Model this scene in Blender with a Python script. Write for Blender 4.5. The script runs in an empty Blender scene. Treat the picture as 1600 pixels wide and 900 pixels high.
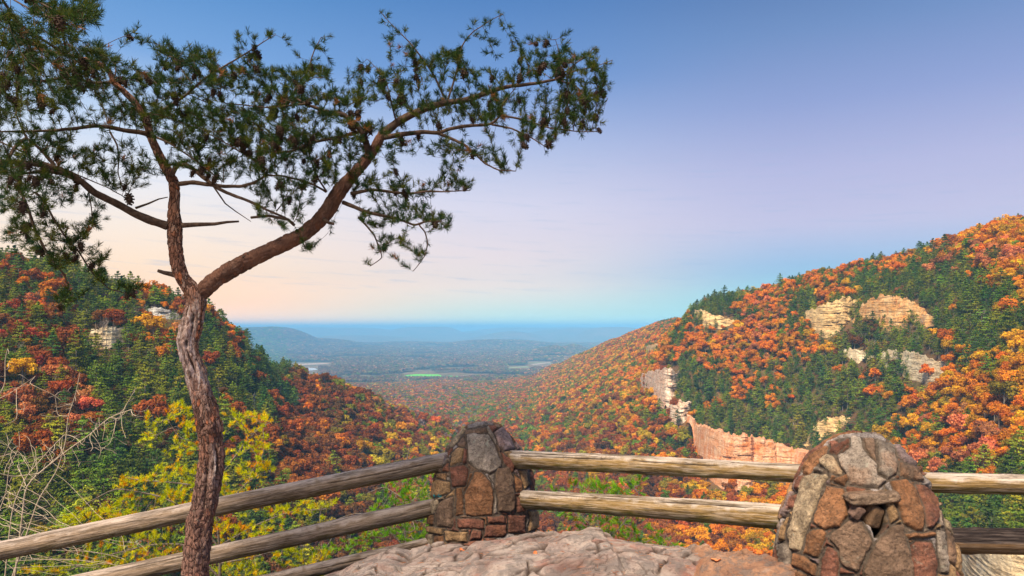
import bpy, math, random
import numpy as np
from mathutils import Vector, Matrix
random.seed(7)
rng = np.random.default_rng(11)
scene = bpy.context.scene
C = scene.collection
F, HZ, CX, ZC = 1067.0, 512.0, 800.0, 1.6     # focal length in photo pixels, horizon row, centre column, eye height

def P(px, py, D):
    """point at forward distance D seen at a photo pixel"""
    return ((px - CX) / F * D, D, ZC - (py - HZ) / F * D)

# ------------------------------------------------------------------ noise
def _h(ix, iy, iz, s):
    n = (ix * 374761393 + iy * 668265263 + iz * 2147483647 + s * 974711) & 0xFFFFFFFF
    n = ((n ^ (n >> 13)) * 1274126177) & 0xFFFFFFFF
    n = ((n ^ (n >> 16)) * 2246822519) & 0xFFFFFFFF
    return ((n ^ (n >> 15)) & 0xFFFFFF) / float(0xFFFFFF)
def vnoise(x, y, z=0.0, s=0):
    x = np.asarray(x, float); y = np.asarray(y, float); z = np.asarray(z, float) + 0 * x
    ix = np.floor(x).astype(np.int64); iy = np.floor(y).astype(np.int64); iz = np.floor(z).astype(np.int64)
    fx = x - ix; fy = y - iy; fz = z - iz
    fx = fx*fx*(3-2*fx); fy = fy*fy*(3-2*fy); fz = fz*fz*(3-2*fz)
    r = 0
    for a in (0, 1):
        for b in (0, 1):
            for c in (0, 1):
                w = (fx if a else 1-fx) * (fy if b else 1-fy) * (fz if c else 1-fz)
                r = r + w * _h(ix+a, iy+b, iz+c, s)
    return r * 2 - 1
def fbm(x, y, z=0.0, o=4, s=0, g=0.5):
    r = 0; a = 1.0; t = 0
    for i in range(o):
        r = r + a * vnoise(np.asarray(x)*2**i, np.asarray(y)*2**i, np.asarray(z)*2**i, s+i*17); t += a; a *= g
    return r / t
def sstep(a, b, x):
    t = np.clip((np.asarray(x, float) - a) / (b - a), 0, 1); return t*t*(3-2*t)

# ------------------------------------------------------------------ objects
def mesh(name, V, Fq, smooth=True):
    """V (n,3); Fq (m,k) array of k-gons, or a list of such arrays"""
    if not isinstance(Fq, list): Fq = [Fq]
    Fq = [np.asarray(f, np.int32) for f in Fq if len(f)]
    me = bpy.data.meshes.new(name)
    V = np.asarray(V, np.float32)
    me.vertices.add(len(V)); me.vertices.foreach_set('co', V.ravel())
    nl = sum(f.size for f in Fq); nf = sum(len(f) for f in Fq)
    me.loops.add(nl); me.polygons.add(nf)
    if nl:
        me.loops.foreach_set('vertex_index', np.concatenate([f.ravel() for f in Fq]))
        tot = np.concatenate([np.full(len(f), f.shape[1], np.int32) for f in Fq])
        st = np.concatenate([[0], np.cumsum(tot)[:-1]]).astype(np.int32)
        me.polygons.foreach_set('loop_start', st)
        me.polygons.foreach_set('use_smooth', np.full(nf, smooth))
    me.update(calc_edges=True)
    return me
def attr(me, name, vals, typ='FLOAT', dom='POINT'):
    a = me.attributes.new(name, typ, dom)
    vals = np.asarray(vals, np.float32)
    if typ == 'FLOAT': a.data.foreach_set('value', vals.ravel())
    elif typ == 'FLOAT_COLOR':
        if vals.shape[1] == 3: vals = np.concatenate([vals, np.ones((len(vals), 1), np.float32)], 1)
        a.data.foreach_set('color', vals.ravel())
def obj(name, me, mat=None, parent=None, loc=None):
    o = bpy.data.objects.new(name, me)
    C.objects.link(o)
    if mat is not None and me is not None and len(me.materials) == 0: me.materials.append(mat)
    if parent is not None:
        o.parent = parent
    if loc is not None: o.location = loc
    return o
def tag(o, label=None, cat=None, group=None, kind=None):
    if label: o['label'] = label
    if cat: o['category'] = cat
    if group: o['group'] = group
    if kind: o['kind'] = kind
    return o
def empty(name, loc, label, cat, group=None):
    o = bpy.data.objects.new(name, None); o.empty_display_size = 0.1
    C.objects.link(o); o.location = loc
    return tag(o, label, cat, group)
def rebase(me, loc):
    """shift mesh coordinates so the object can sit at loc"""
    n = len(me.vertices); a = np.empty(n*3, np.float32); me.vertices.foreach_get('co', a)
    a = a.reshape(-1, 3) - np.asarray(loc, np.float32); me.vertices.foreach_set('co', a.ravel()); me.update()
    return me
def gridq(nu, nv, wrapu=False):
    """quads for verts indexed [v*nu+u]"""
    u = np.arange(nu if wrapu else nu-1); v = np.arange(nv-1)
    U, W = np.meshgrid(u, v); U2 = (U+1) % nu
    return np.stack([W*nu+U, W*nu+U2, (W+1)*nu+U2, (W+1)*nu+U], -1).reshape(-1, 4)

# ------------------------------------------------------------------ node helpers
class NT:
    def __init__(s, name, rough=0.8, spec=0.3):
        s.m = bpy.data.materials.new(name); s.m.use_nodes = True
        s.t = s.m.node_tree; s.t.nodes.clear()
        s.out = s.n('ShaderNodeOutputMaterial'); s.b = s.n('ShaderNodeBsdfPrincipled')
        s.b.inputs['Roughness'].default_value = rough; s.b.inputs['Specular IOR Level'].default_value = spec
        s.l(s.b.outputs[0], s.out.inputs[0])
    def n(s, t, **k):
        x = s.t.nodes.new(t)
        for a, b in k.items(): setattr(x, a, b)
        return x
    def l(s, a, b): s.t.links.new(a, b)
    def set(s, sock, v):
        if hasattr(v, 'is_linked') or hasattr(v, 'links'): s.l(v, sock)
        else: sock.default_value = v if not (isinstance(v, tuple) and len(v) == 3 and sock.type == 'RGBA') else (*v, 1)
    def coord(s, kind='Object', scale=(1, 1, 1), rot=(0, 0, 0)):
        tc = s.n('ShaderNodeTexCoord'); mp = s.n('ShaderNodeMapping')
        mp.inputs['Scale'].default_value = scale; mp.inputs['Rotation'].default_value = rot
        if kind == 'World':
            g = s.n('ShaderNodeNewGeometry'); s.l(g.outputs['Position'], mp.inputs[0])
        else: s.l(tc.outputs[kind], mp.inputs[0])
        return mp.outputs[0]
    def noise(s, vec, scale, detail=5, rough=0.6, dist=0.0):
        x = s.n('ShaderNodeTexNoise'); s.l(vec, x.inputs['Vector'])
        x.inputs['Scale'].default_value = scale; x.inputs['Detail'].default_value = detail
        x.inputs['Roughness'].default_value = rough; x.inputs['Distortion'].default_value = dist
        return x.outputs['Fac']
    def voro(s, vec, scale, feature='F1', rand=1.0, out='Distance'):
        x = s.n('ShaderNodeTexVoronoi', feature=feature); s.l(vec, x.inputs['Vector'])
        x.inputs['Scale'].default_value = scale; x.inputs['Randomness'].default_value = rand
        return x.outputs[out]
    def ramp(s, fac, stops, interp='LINEAR'):
        x = s.n('ShaderNodeValToRGB'); x.color_ramp.interpolation = interp
        e = x.color_ramp.elements
        while len(e) < len(stops): e.new(0.5)
        for i, (p, c) in enumerate(stops):
            e[i].position = p
            e[i].color = (c, c, c, 1) if not isinstance(c, tuple) else (*c, 1)
        s.set(x.inputs[0], fac); return x.outputs[0]
    def math(s, op, a, b=0.0, c=None):
        x = s.n('ShaderNodeMath', operation=op); s.set(x.inputs[0], a); s.set(x.inputs[1], b)
        if c is not None: s.set(x.inputs[2], c)
        return x.outputs[0]
    def mix(s, fac, a, b, mode='MIX'):
        x = s.n('ShaderNodeMix', data_type='RGBA', blend_type=mode)
        s.set(x.inputs[0], fac); s.set(x.inputs[6], a); s.set(x.inputs[7], b); return x.outputs[2]
    def at(s, name, typ='GEOMETRY', out='Color'):
        x = s.n('ShaderNodeAttribute', attribute_name=name, attribute_type=typ); return x.outputs[out]
    def bump(s, h, strength=0.5, dist=0.01, normal=None):
        x = s.n('ShaderNodeBump'); x.inputs['Strength'].default_value = strength; x.inputs['Distance'].default_value = dist
        s.l(h, x.inputs['Height'])
        if normal is not None: s.l(normal, x.inputs['Normal'])
        return x.outputs[0]
    def color(s, c): s.set(s.b.inputs['Base Color'], c)
    def normal(s, n): s.l(n, s.b.inputs['Normal'])

HAZE, HAZE_C, SUN_E, EXPOSURE = 1.0e-4, (0.22, 0.58, 1.0), 5.0, 0.8
GRAFFITI = [[(679.2, 777.4), (679.6, 775.88), (679.99, 774.36), (680.4, 772.8), (680.8, 773.92), (681.19, 775.04), (681.6, 776.2), (682.06, 775.01), (682.52, 773.82), (683.0, 772.6)], [(683.8, 776.0), (684.06, 775.67), (684.33, 775.34), (684.6, 775.0), (684.8, 774.54), (685.0, 774.08), (685.2, 773.6)], [(687.0, 773.0), (686.74, 773.46), (686.47, 773.92), (686.2, 774.4), (686.33, 774.93), (686.46, 775.46), (686.6, 776.0), (687.06, 776.2), (687.52, 776.4), (688.0, 776.6), (688.46, 776.43), (688.92, 776.27), (689.4, 776.1), (689.53, 775.54), (689.66, 774.98), (689.8, 774.4), (690.13, 773.94), (690.46, 773.48), (690.8, 773.0)], [(688.3, 771.9), (688.3, 772.03), (688.3, 772.16), (688.3, 772.3), (688.37, 772.66), (688.43, 773.03), (688.5, 773.4)]]
# ================================================================== TERRAIN
COLS = {  # photo column -> (distance, row of the bare ground there)
 -300: [(150,900),(220,700),(300,540),(380,470),(460,440),(800,450)],
 0:   [(190,900),(240,770),(300,610),(360,510),(420,440),(450,425),(700,470)],
 100: [(200,900),(250,770),(310,620),(370,530),(430,460),(460,440),(700,490)],
 200: [(210,900),(260,790),(330,640),(390,550),(450,485),(480,469),(700,520)],
 280: [(220,905),(280,790),(350,650),(410,570),(470,505),(500,488),(750,545)],
 330: [(230,905),(300,790),(370,660),(430,590),(490,525),(520,507),(800,560)],
 370: [(240,905),(310,800),(380,690),(440,620),(500,560),(530,535),(800,600)],
 400: [(250,905),(330,800),(400,700),(460,640),(510,590),(540,564),(600,575),(800,620)],
 420: [(260,905),(340,805),(410,705),(470,650),(520,610),(550,590),(600,592),(700,592),(800,620)],
 445: [(270,905),(350,800),(430,710),(500,662),(560,640),(620,612),(700,593),(1000,625)],
 500: [(300,905),(380,800),(480,720),(580,665),(680,622),(740,604),(1000,640)],
 560: [(320,905),(400,820),(500,740),(600,685),(700,642),(780,618),(1000,655)],
 620: [(340,905),(430,825),(540,750),(650,705),(760,665),(840,647),(1000,680),(1300,668),(2200,618)],
 680: [(360,905),(470,830),(600,765),(720,715),(820,683),(900,667),(1050,690),(1300,665),(2000,625),(2800,600)],
 720: [(380,905),(500,830),(640,765),(780,712),(880,690),(960,679),(1080,690),(1250,674),(1500,652),(2000,625),(2800,602)],
 760: [(400,905),(520,835),(680,770),(850,717),(1000,693),(1200,674),(1500,650),(2000,628),(2800,603)],
 830: [(400,905),(520,840),(700,765),(900,702),(1100,672),(1400,645),(1900,620),(2600,600),(3300,588)],
 870: [(400,905),(520,835),(700,755),(870,695),(1080,660),(1400,628),(1900,603),(2500,582),(3000,572),(3300,590)],
 900: [(400,905),(520,830),(680,750),(850,690),(1050,652),(1400,615),(1900,587),(2400,567),(2700,559),(3000,580)],
 950: [(400,905),(520,820),(680,735),(850,670),(1050,630),(1400,585),(1800,555),(2200,541),(2500,539),(2900,565)],
 1000:[(380,905),(480,820),(600,735),(700,680),(850,635),(1050,595),(1400,555),(1800,530),(2100,519),(2600,540)],
 1035:[(372,905),(468,820),(570,740),(650,680),(710,640),(770,595),(850,560),(1300,535),(1700,517),(2000,508),(2500,530)],
 1060:[(365,905),(455,820),(550,745),(620,690),(680,640),(740,590),(800,545),(860,518),(900,522),(1400,519),(1900,503),(2600,540)],
 1080:[(360,905),(450,820),(540,750),(600,700),(650,655),(710,595),(770,545),(830,503),(870,498),(1200,520)],
 1150:[(350,905),(430,830),(520,760),(560,730),(600,690),(670,605),(740,540),(800,500),(880,474),(1300,485)],
 1250:[(325,905),(400,840),(465,780),(510,735),(550,690),(610,600),(670,530),(730,480),(810,452),(1300,465)],
 1350:[(295,905),(365,840),(420,780),(460,720),(500,660),(560,580),(620,515),(680,462),(760,430),(1300,445)],
 1450:[(250,905),(310,840),(355,785),(395,715),(440,640),(500,560),(555,495),(615,440),(690,406),(1300,420)],
 1600:[(190,905),(230,850),(265,780),(305,700),(345,610),(400,520),(460,440),(530,385),(620,363),(1300,375)],
 2000:[(140,905),(180,840),(220,760),(260,670),(320,560),(380,480),(470,420),(600,385),(1200,380)],
}
def plain_z(px, D):
    """valley floor and the far mesas (metres)"""
    x = (px - CX) / F * D
    z = -300 + 14 * fbm(x/900, D/1300, s=3) * sstep(4300, 6500, D) + 10*fbm(x/300, D/420, s=9)*sstep(5500, 8000, D)
    def hill(c, d0, w, dw, top, p=2.0):
        nonlocal z
        h = (ZC - (top - HZ) / F * d0) + 300
        g = np.exp(-np.abs((px - c) / w) ** p) * np.exp(-((D - d0) / dw) ** 2)
        z = np.maximum(z, -300 + h * g * (1 + 0.10 * fbm(x/700, D/900, s=5)))
    hill(400, 10500, 95, 1500, 513.5, 4); hill(500, 10800, 60, 1500, 531, 3); hill(575, 9500, 60, 900, 543, 3)
    hill(640, 11500, 60, 1300, 536, 2.5); hill(712, 12500, 45, 1400, 540, 2.5); hill(560, 17000, 90, 2000, 524, 3)
    hill(800, 16500, 55, 1500, 517, 2); hill(780, 11000, 80, 1200, 533, 3); hill(865, 7600, 32, 700, 543, 2); hill(895, 8200, 20, 700, 541, 2)
    hill(690, 7000, 60, 500, 563, 3); hill(560, 6600, 60, 400, 566, 3); hill(800, 7400, 50, 500, 556, 3)
    hill(700, 20500, 90, 2500, 520, 4); hill(950, 19500, 140, 3000, 512.5, 4); hill(600, 27000, 85, 3000, 514.5, 5)
    hill(665, 22000, 62, 2500, 510.6, 5); hill(520, 23000, 110, 2500, 511.8, 5); hill(880, 24000, 170, 2500, 511.6, 5); hill(960, 17000, 60, 1500, 511.2, 4); hill(1000, 9800, 70, 1800, 541, 3)
    return z
NU, NR = 620, 520
gpx = np.linspace(-800, 2400, NU)
gD = np.exp(np.linspace(math.log(8.0), math.log(46000.0), NR))
cp = sorted(COLS)
near = [(8,-16.0),(14,-26.0),(30,-38.0),(60,-52.0)]
E = np.zeros((len(cp), NR))
lg = np.log(gD)
for i, c in enumerate(cp):
    pts = [(d, (z - ZC) / d) for d, z in near] + [(d, -(r - HZ) / F) for d, r in COLS[c]]
    last = pts[-1]
    pts.append((4100.0, (-300 - ZC) / 4100))
    E[i] = np.interp(lg, np.log([p[0] for p in pts]), [p[1] for p in pts])
def pchip_cols(q):
    """smooth interpolation across columns"""
    x = np.array(cp, float); out = np.zeros((len(q), NR))
    h = np.diff(x)[:, None]; d = np.diff(E, axis=0) / h
    m = np.zeros_like(E); m[1:-1] = np.where(d[:-1]*d[1:] > 0, 2*d[:-1]*d[1:]/(d[:-1]+d[1:]+1e-12), 0)
    k = np.clip(np.searchsorted(x, q) - 1, 0, len(x)-2)
    t = np.clip((q - x[k]) / (x[k+1]-x[k]), 0, 1)[:, None]; hh = (x[k+1]-x[k])[:, None]
    return ((1+2*t)*(1-t)**2)*E[k] + t*(1-t)**2*hh*m[k] + t*t*(3-2*t)*E[k+1] + t*t*(t-1)*hh*m[k+1]
EG = pchip_cols(gpx).T                      # rows = distance
for _ in range(2):                           # soften the profile knots
    EG[1:-1] = 0.25*EG[:-2] + 0.5*EG[1:-1] + 0.25*EG[2:]
PX, DD = np.meshgrid(gpx, gD)
XX = (PX - CX) / F * DD
ZG = ZC + EG * DD
famp = np.clip(DD*0.011, 0, 9) * sstep(60, 200, DD)
ZG += famp * fbm(XX/90, DD/90, s=1, o=5) * (1 - sstep(2500, 4000, DD))
wfar = sstep(3000, 4200, DD)
ZG = ZG*(1-wfar) + plain_z(PX, DD)*wfar
def ground_z(px, D):
    a = np.clip((np.asarray(px, float) - gpx[0]) / (gpx[1]-gpx[0]), 0, NU-1.001)
    b = np.clip((np.log(np.asarray(D, float)) - lg[0]) / (lg[1]-lg[0]), 0, NR-1.001)
    i = a.astype(int); j = b.astype(int); a = a-i; b = b-j
    return (ZG[j,i]*(1-a)+ZG[j,i+1]*a)*(1-b) + (ZG[j+1,i]*(1-a)+ZG[j+1,i+1]*a)*b
# farthest elevation reached in front of each grid node (for hidden-ground tests)
EL = (ZG - ZC) / DD
RUN = np.maximum.accumulate(EL, axis=0)
def run_max(px, D):
    i = np.clip(np.round((px - gpx[0]) / (gpx[1]-gpx[0])).astype(int), 0, NU-1)
    j = np.clip(((np.log(D) - lg[0]) / (lg[1]-lg[0])).astype(int) - 1, 0, NR-1)
    return RUN[j, i]
def hit_D(px, py):
    """distance at which the ray through a photo pixel meets the ground"""
    i = int(np.clip(round((px - gpx[0]) / (gpx[1]-gpx[0])), 0, NU-1))
    e = -(py - HZ) / F
    j = int(np.argmax(RUN[:, i] >= e)) if RUN[-1, i] >= e else int(np.argmax(EL[:, i]))
    if gD[j] < 150: j = int(np.argmax(EL[:, i]))
    return gD[j]

def mat_terrain():
    m = NT('forest_floor', 0.95, 0.1)
    w = m.coord('World')
    a = m.ramp(m.noise(w, 0.05, 6), [(0.3, (0.07, 0.05, 0.028)), (0.5, (0.14, 0.075, 0.035)), (0.7, (0.075, 0.075, 0.025))])
    # distant woods: crowns of mixed colour, fields between them
    v = m.voro(w, 0.035, out='Color'); d = m.voro(w, 0.035)
    sep = m.n('ShaderNodeSeparateColor'); m.l(v, sep.inputs[0])
    wood = m.ramp(sep.outputs[0], [(0.0, (0.03, 0.055, 0.02)), (0.35, (0.07, 0.08, 0.02)), (0.55, (0.20, 0.10, 0.04)), (0.8, (0.26, 0.13, 0.07)), (1.0, (0.16, 0.14, 0.08))])
    wood = m.mix(0.55, wood, m.ramp(m.noise(w, 0.0025, 5), [(0.35, (0.06, 0.08, 0.04)), (0.65, (0.24, 0.14, 0.08))]))
    fm = m.ramp(m.noise(w, 0.0016, 3, 0.5), [(0.63, 0.0), (0.645, 1.0)])
    fld = m.ramp(m.noise(w, 0.004, 2), [(0.4, (0.26, 0.22, 0.13)), (0.6, (0.14, 0.19, 0.07))])
    zone = m.at('far', out='Fac')
    far = m.mix(m.math('MULTIPLY', fm, m.at('flat', out='Fac')), wood, fld)
    m.color(m.mix(zone, a, far))
    m.normal(m.bump(d, 1.0, 9.0)); m.b.inputs['Subsurface Weight'].default_value = 0
    return m.m
V = np.stack([XX, DD, ZG], -1).reshape(-1, 3)
me = mesh('terrain', V, gridq(NU, NR))
attr(me, 'far', sstep(2800, 3800, DD).ravel())
attr(me, 'flat', ((ZG < -275) & (DD > 4000)).astype(float).ravel())
terr = tag(obj('terrain', me, mat_terrain()), 'steep wooded canyon walls falling to a hazy valley plain', 'terrain', kind='structure')

def sheet(name, pts, col, rough, label, cat, zoff=1.0, spec=0.3):
    """flat patch of valley floor outlined by pixels that lie on the plain"""
    Z = -300 + zoff; vs = []
    for px, py in pts:
        D = (ZC - Z) / ((py - HZ) / F); vs.append(P(px, py, D))
    m = NT(name + '_surface', rough, spec); w = m.coord('World')
    m.color(m.mix(m.noise(w, 0.01, 4), tuple(c*0.8 for c in col), tuple(min(1, c*1.15) for c in col)))
    me = mesh(name, np.array(vs), np.array([list(range(len(vs)))]), False)
    return tag(obj(name, me, m.m), label, cat, kind='structure')
sheet('lake', [(425,573.5),(492,575),(497,577.5),(480,579.5),(455,582),(425,586),(400,584),(400,576)], (0.5,0.55,0.6), 0.06, 'pale lake shining on the valley floor beside the left ridge', 'lake', 1.0, 0.9)
sheet('meadow', [(632,586.5),(650,584.6),(685,585),(692,588),(668,589.5),(640,588.8)], (0.12,0.52,0.03), 0.9, 'bright green meadow on the valley floor', 'field', 1.2)
sheet('meadow', [(700,587.2),(728,588.2),(727,589.6),(703,588.6)], (0.12,0.5,0.04), 0.9, 'thin strip of green meadow right of the larger one', 'field', 1.2)
sheet('field', [(455,568.6),(508,567.2),(516,568.4),(480,570),(456,570.4)], (0.42,0.31,0.24), 0.9, 'bare pinkish field behind the pale lake', 'field', 1.1)
sheet('field', [(828,569),(858,566),(862,567.2),(834,570.4)], (0.34,0.27,0.2), 0.9, 'pale bare field at the foot of the right hand slope', 'field', 1.1)
sheet('field', [(795,573.8),(826,572.5),(826,573.8),(797,575)], (0.26,0.32,0.14), 0.9, 'pale green field left of the bare field', 'field', 1.2)
FIELDS = [(400,497,571,586),(632,692,583,590),(698,730,586,590),(452,518,566,571.5),(825,864,565,573),(793,828,572,577)]

# ================================================================== CLIFFS
CLIFFS = [
 ('a', [(1253,503),(1262,489),(1285,480),(1318,470),(1338,474),(1334,500),(1306,512),(1302,534),(1290,520),(1262,512)], 'tan', 'tan layered cliff high on the right slope, left one of the highest pair', 3),
 ('b', [(1338,500),(1352,478),(1376,467),(1410,470),(1436,482),(1462,503),(1450,512),(1400,508),(1372,516),(1350,512)], 'orange', 'tan and orange cliff with an overhang, highest on the right slope', 3),
 ('c', [(1370,560),(1392,551),(1425,553),(1462,562),(1482,574),(1475,592),(1440,594),(1405,582),(1374,575)], 'pale', 'pale ledgy cliff below the highest pair among orange trees', 2),
 ('d', [(1315,548),(1332,545),(1352,552),(1348,564),(1328,564),(1316,560)], 'pale', 'small pale outcrop left of the ledgy cliff', 2),
 ('e', [(1073,499),(1078,484),(1096,483),(1112,490),(1150,499),(1148,512),(1128,517),(1104,511),(1092,503),(1082,505)], 'tan', 'tan cliff crowning the prow where the right ridge meets the sky', 3),
 ('f', [(999,604),(1004,584),(1022,578),(1044,574),(1064,580),(1060,604),(1050,632),(1034,634),(1014,622),(1004,620)], 'pink', 'pinkish white cliff face jutting from the left edge of the right slope', 4),
 ('g', [(1040,650),(1044,634),(1062,626),(1078,628),(1080,646),(1068,664),(1046,662)], 'pink', 'broken pinkish cliff just below the jutting white face', 3),
 ('h', [(1082,652),(1092,663),(1130,674),(1190,684),(1225,698),(1264,708),(1266,742),(1230,752),(1160,764),(1106,758),(1088,735),(1084,690)], 'red', 'tall orange cliff streaked white, right above the middle rails', 4),
 ('i', [(1258,692),(1270,664),(1290,652),(1322,650),(1346,658),(1330,668),(1300,678),(1280,694),(1262,702)], 'tan', 'pale ledge climbing right above the right stone pillar', 2),
 ('j', [(1006,554),(1010,540),(1030,535),(1034,542),(1024,552),(1012,560)], 'tan', 'small tan crag on the skyline slope above the jutting white face', 3),
 ('k', [(136,530),(142,515),(168,509),(198,512),(208,524),(203,545),(178,542),(144,545)], 'pale', 'pale rocky crag in the middle of the left hill', 2),
 ('l', [(222,484),(240,478),(262,482),(286,490),(288,500),(262,499),(240,495)], 'grey', 'grey broken rock ledges near the top of the left hill', 1.5),
 ('m', [(103,512),(126,510),(126,519),(106,520)], 'grey', 'small grey ledge just left of the pale crag', 1.2),
 ('n', [(1478,866),(1500,856),(1560,862),(1640,872),(1680,960),(1600,990),(1500,985),(1480,940)], 'pale', 'pale cracked cliff beneath the rails at the right edge', 2),
 ('o', [(188,872),(204,862),(232,866),(240,884),(206,890),(190,884)], 'grey', 'grey rock glimpsed below the left rails', 1.5),
 ('p', [(392,628),(398,612),(404,630),(400,642)], 'grey', 'white rock sliver low on the dark left wall', 1.5),
 ('q', [(460,622),(463,618),(468,621),(466,627),(461,627)], 'grey', 'tiny white boulder among the rust trees', 1.0),
]
def inpoly(px, py, poly):
    poly = np.asarray(poly, float); r = np.zeros(np.shape(px), bool); n = len(poly)
    for i in range(n):
        x0, y0 = poly[i]; x1, y1 = poly[(i+1) % n]
        c = ((y0 > py) != (y1 > py)) & (px < (x1-x0)*(py-y0)/(y1-y0+1e-12)+x0)
        r ^= c
    return r
def sdf(px, py, poly):
    """distance to polygon edge, positive inside"""
    poly = np.asarray(poly, float); d = np.full(np.shape(px), 1e9); n = len(poly)
    for i in range(n):
        x0, y0 = poly[i]; x1, y1 = poly[(i+1) % n]
        ex, ey = x1-x0, y1-y0; t = np.clip(((px-x0)*ex+(py-y0)*ey)/(ex*ex+ey*ey+1e-12), 0, 1)
        d = np.minimum(d, np.hypot(px-x0-t*ex, py-y0-t*ey))
    return np.where(inpoly(px, py, poly), d, -d)
def mat_cliff(kind):
    m = NT('cliff_rock_' + kind, 0.9, 0.2)
    w = m.coord('World', (1, 1, 1)); st = m.coord('World', (0.10, 0.10, 0.75)); vt = m.coord('World', (0.35, 0.35, 0.05))
    base = {'tan': [(0.62,0.40,0.17),(0.76,0.56,0.28)], 'orange': [(0.70,0.34,0.10),(0.78,0.54,0.27)], 'pale': [(0.66,0.50,0.30),(0.80,0.70,0.50)],
            'pink': [(0.70,0.42,0.28),(0.84,0.72,0.58)], 'red': [(0.72,0.27,0.10),(0.82,0.52,0.32)], 'grey': [(0.36,0.36,0.36),(0.55,0.54,0.52)]}[kind]
    c = m.mix(m.ramp(m.noise(w, 0.12, 5), [(0.35, 0.0), (0.65, 1.0)]), base[0], base[1])
    streak = m.ramp(m.noise(vt, 1.0, 5, 0.7), [(0.5, 0.0), (0.62, 1.0)])
    c = m.mix(m.math('MULTIPLY', streak, 0.42 if kind in ('red', 'pink') else 0.22), c, (0.78, 0.66, 0.52) if kind in ('red', 'pink') else (0.34, 0.24, 0.14))
    if kind in ('red', 'pink', 'orange'):
        c = m.mix(m.math('MULTIPLY', m.ramp(m.noise(vt, 1.7, 4, 0.7), [(0.52, 0.0), (0.66, 1.0)]), 0.7), c, (0.60, 0.17, 0.06))
    bed = m.ramp(m.noise(st, 1.0, 4, 0.7, 0.4), [(0.40, 0.0), (0.47, 1.0)])
    c = m.mix(m.math('MULTIPLY', m.math('SUBTRACT', 1.0, bed), 0.08 if kind == 'red' else 0.5), c, (0.16, 0.10, 0.06))
    m.color(c)
    h = m.math('ADD', m.math('MULTIPLY', bed, 0.2 if kind == 'red' else 1.2), m.math('MULTIPLY', m.noise(vt if kind == 'red' else w, 2.0 if kind == 'red' else 0.5, 6, 0.7), 1.6 if kind == 'red' else 1.0))
    m.normal(m.bump(h, 0.9, 1.2))
    return m.m
_cm = {}
def build_cliff(key, poly, kind, label, bulge):
    poly = np.array(poly, float); cc_ = poly.mean(0); poly = cc_+(poly-cc_)*(np.array([1.14, 1.32]) if key in 'abcd' else (np.array([1.05, 1.05]) if key in 'efgk' else 1.0)); x0, x1 = poly[:,0].min(), poly[:,0].max(); y0, y1 = poly[:,1].min(), poly[:,1].max()
    step = max(0.35, (x1-x0)/260)
    xs = np.arange(x0-2*step, x1+2.01*step, step)
    rows = []; D0s = []
    for x in xs:
        yy = np.linspace(y0, y1, 200); ins = inpoly(np.full(200, np.clip(x, x0+.4, x1-.4)), yy, poly)
        a, b = (yy[ins].min(), yy[ins].max()) if ins.any() else ((y0+y1)/2, (y0+y1)/2+0.5)
        rows.append([a, b]); D0s.append(hit_D(x, b + 2))
    rows = np.array(rows); D0s = np.array(D0s)
    med = np.median(D0s); D0s = np.clip(D0s, med*0.8, med*1.25); xn = (xs-xs.mean())/(x1-x0); D0s = np.polyval(np.polyfit(xn, D0s, 3), xn)
    n = len(xs); jit = fbm(xs/9.0, xs*0, s=31, o=3) * 0.26 * np.clip(rows[:,1]-rows[:,0], 0, 40); rows[:,0] += np.abs(jit); rows[:,1] += fbm(xs/5.0, xs*0+9, s=32, o=4)*0.2*np.clip(rows[:,1]-rows[:,0], 0, 40)
    nv = int(max(24, min(150, (y1-y0)/step))); back = 4
    Vx = []; D0 = D0s - bulge
    for r in range(nv + back):
        if r < nv:
            t = r/(nv-1); py = (rows[:,1] + (4 if key != 'n' else 30)) * (1-t) + rows[:,0]*t
            D = D0 * (1 + 0.012*t)
            x = (xs-CX)/F*D; z = ZC-(py-HZ)/F*D
            sc = D0.mean()/600
            # bedding ledges, vertical joints, blocks
            lay = np.floor(z/2.6*1/sc + 1.3*fbm(x/(22*sc), z/(30*sc), s=41)); 
            off = (0.9 if kind == 'red' else 2.0)*sc*(_h(lay.astype(np.int64), np.zeros(n, np.int64), np.zeros(n, np.int64), 5)-0.5)
            jb = np.floor(x/(5.5*sc) + 0.8*fbm(x/(9*sc), z/(9*sc), s=43) + 3*_h(lay.astype(np.int64), np.zeros(n,np.int64), np.ones(n,np.int64), 6))
            off += 1.3*sc*(_h(lay.astype(np.int64)//2, jb.astype(np.int64), np.zeros(n,np.int64), 7)-0.5)
            off += 3.2*sc*fbm(x/(24*sc), z/(30*sc), s=44) + 0.6*sc*fbm(x/(2.5*sc), z/(2*sc), s=45)
            if key == 'b':   # shadowed overhang hollow
                off += 7*np.exp(-(((xs-1368)/14)**2 + ((py-492)/9)**2))
            if key == 'h': off += 5*np.exp(-((xs-1182)/6)**2) + 3.5*np.exp(-((xs-1216)/4)**2)
            Dd = D + off + 6*sc*(1-sstep(0, 1, np.minimum(np.arange(n), n-1-np.arange(n))/4.0))*3
            Vx.append(np.stack([(xs-CX)/F*D, Dd, z], -1))
        else:
            q = (r-nv+1)/back; p = Vx[nv-1].copy(); p[:,1] += 26*q; p[:,0] *= p[:,1]/Vx[nv-1][:,1]; p[:,2] -= 2.0*q*q; Vx.append(p)
    V = np.array(Vx).reshape(-1, 3); me = mesh('rock_cliff', V, gridq(n, nv+back)[:, ::-1], smooth=False)
    if kind not in _cm: _cm[kind] = mat_cliff(kind)
    base = V[:, :].mean(0)
    o = obj('rock_cliff', rebase(me, base), _cm[kind], loc=base)
    cat = 'rock' if key in 'pqo' else 'cliff'
    if cat == 'rock': o.name = 'rock_outcrop'
    tag(o, label, cat, 'cliffs of the canyon walls' if cat == 'cliff' else 'small rock outcrops')
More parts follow.
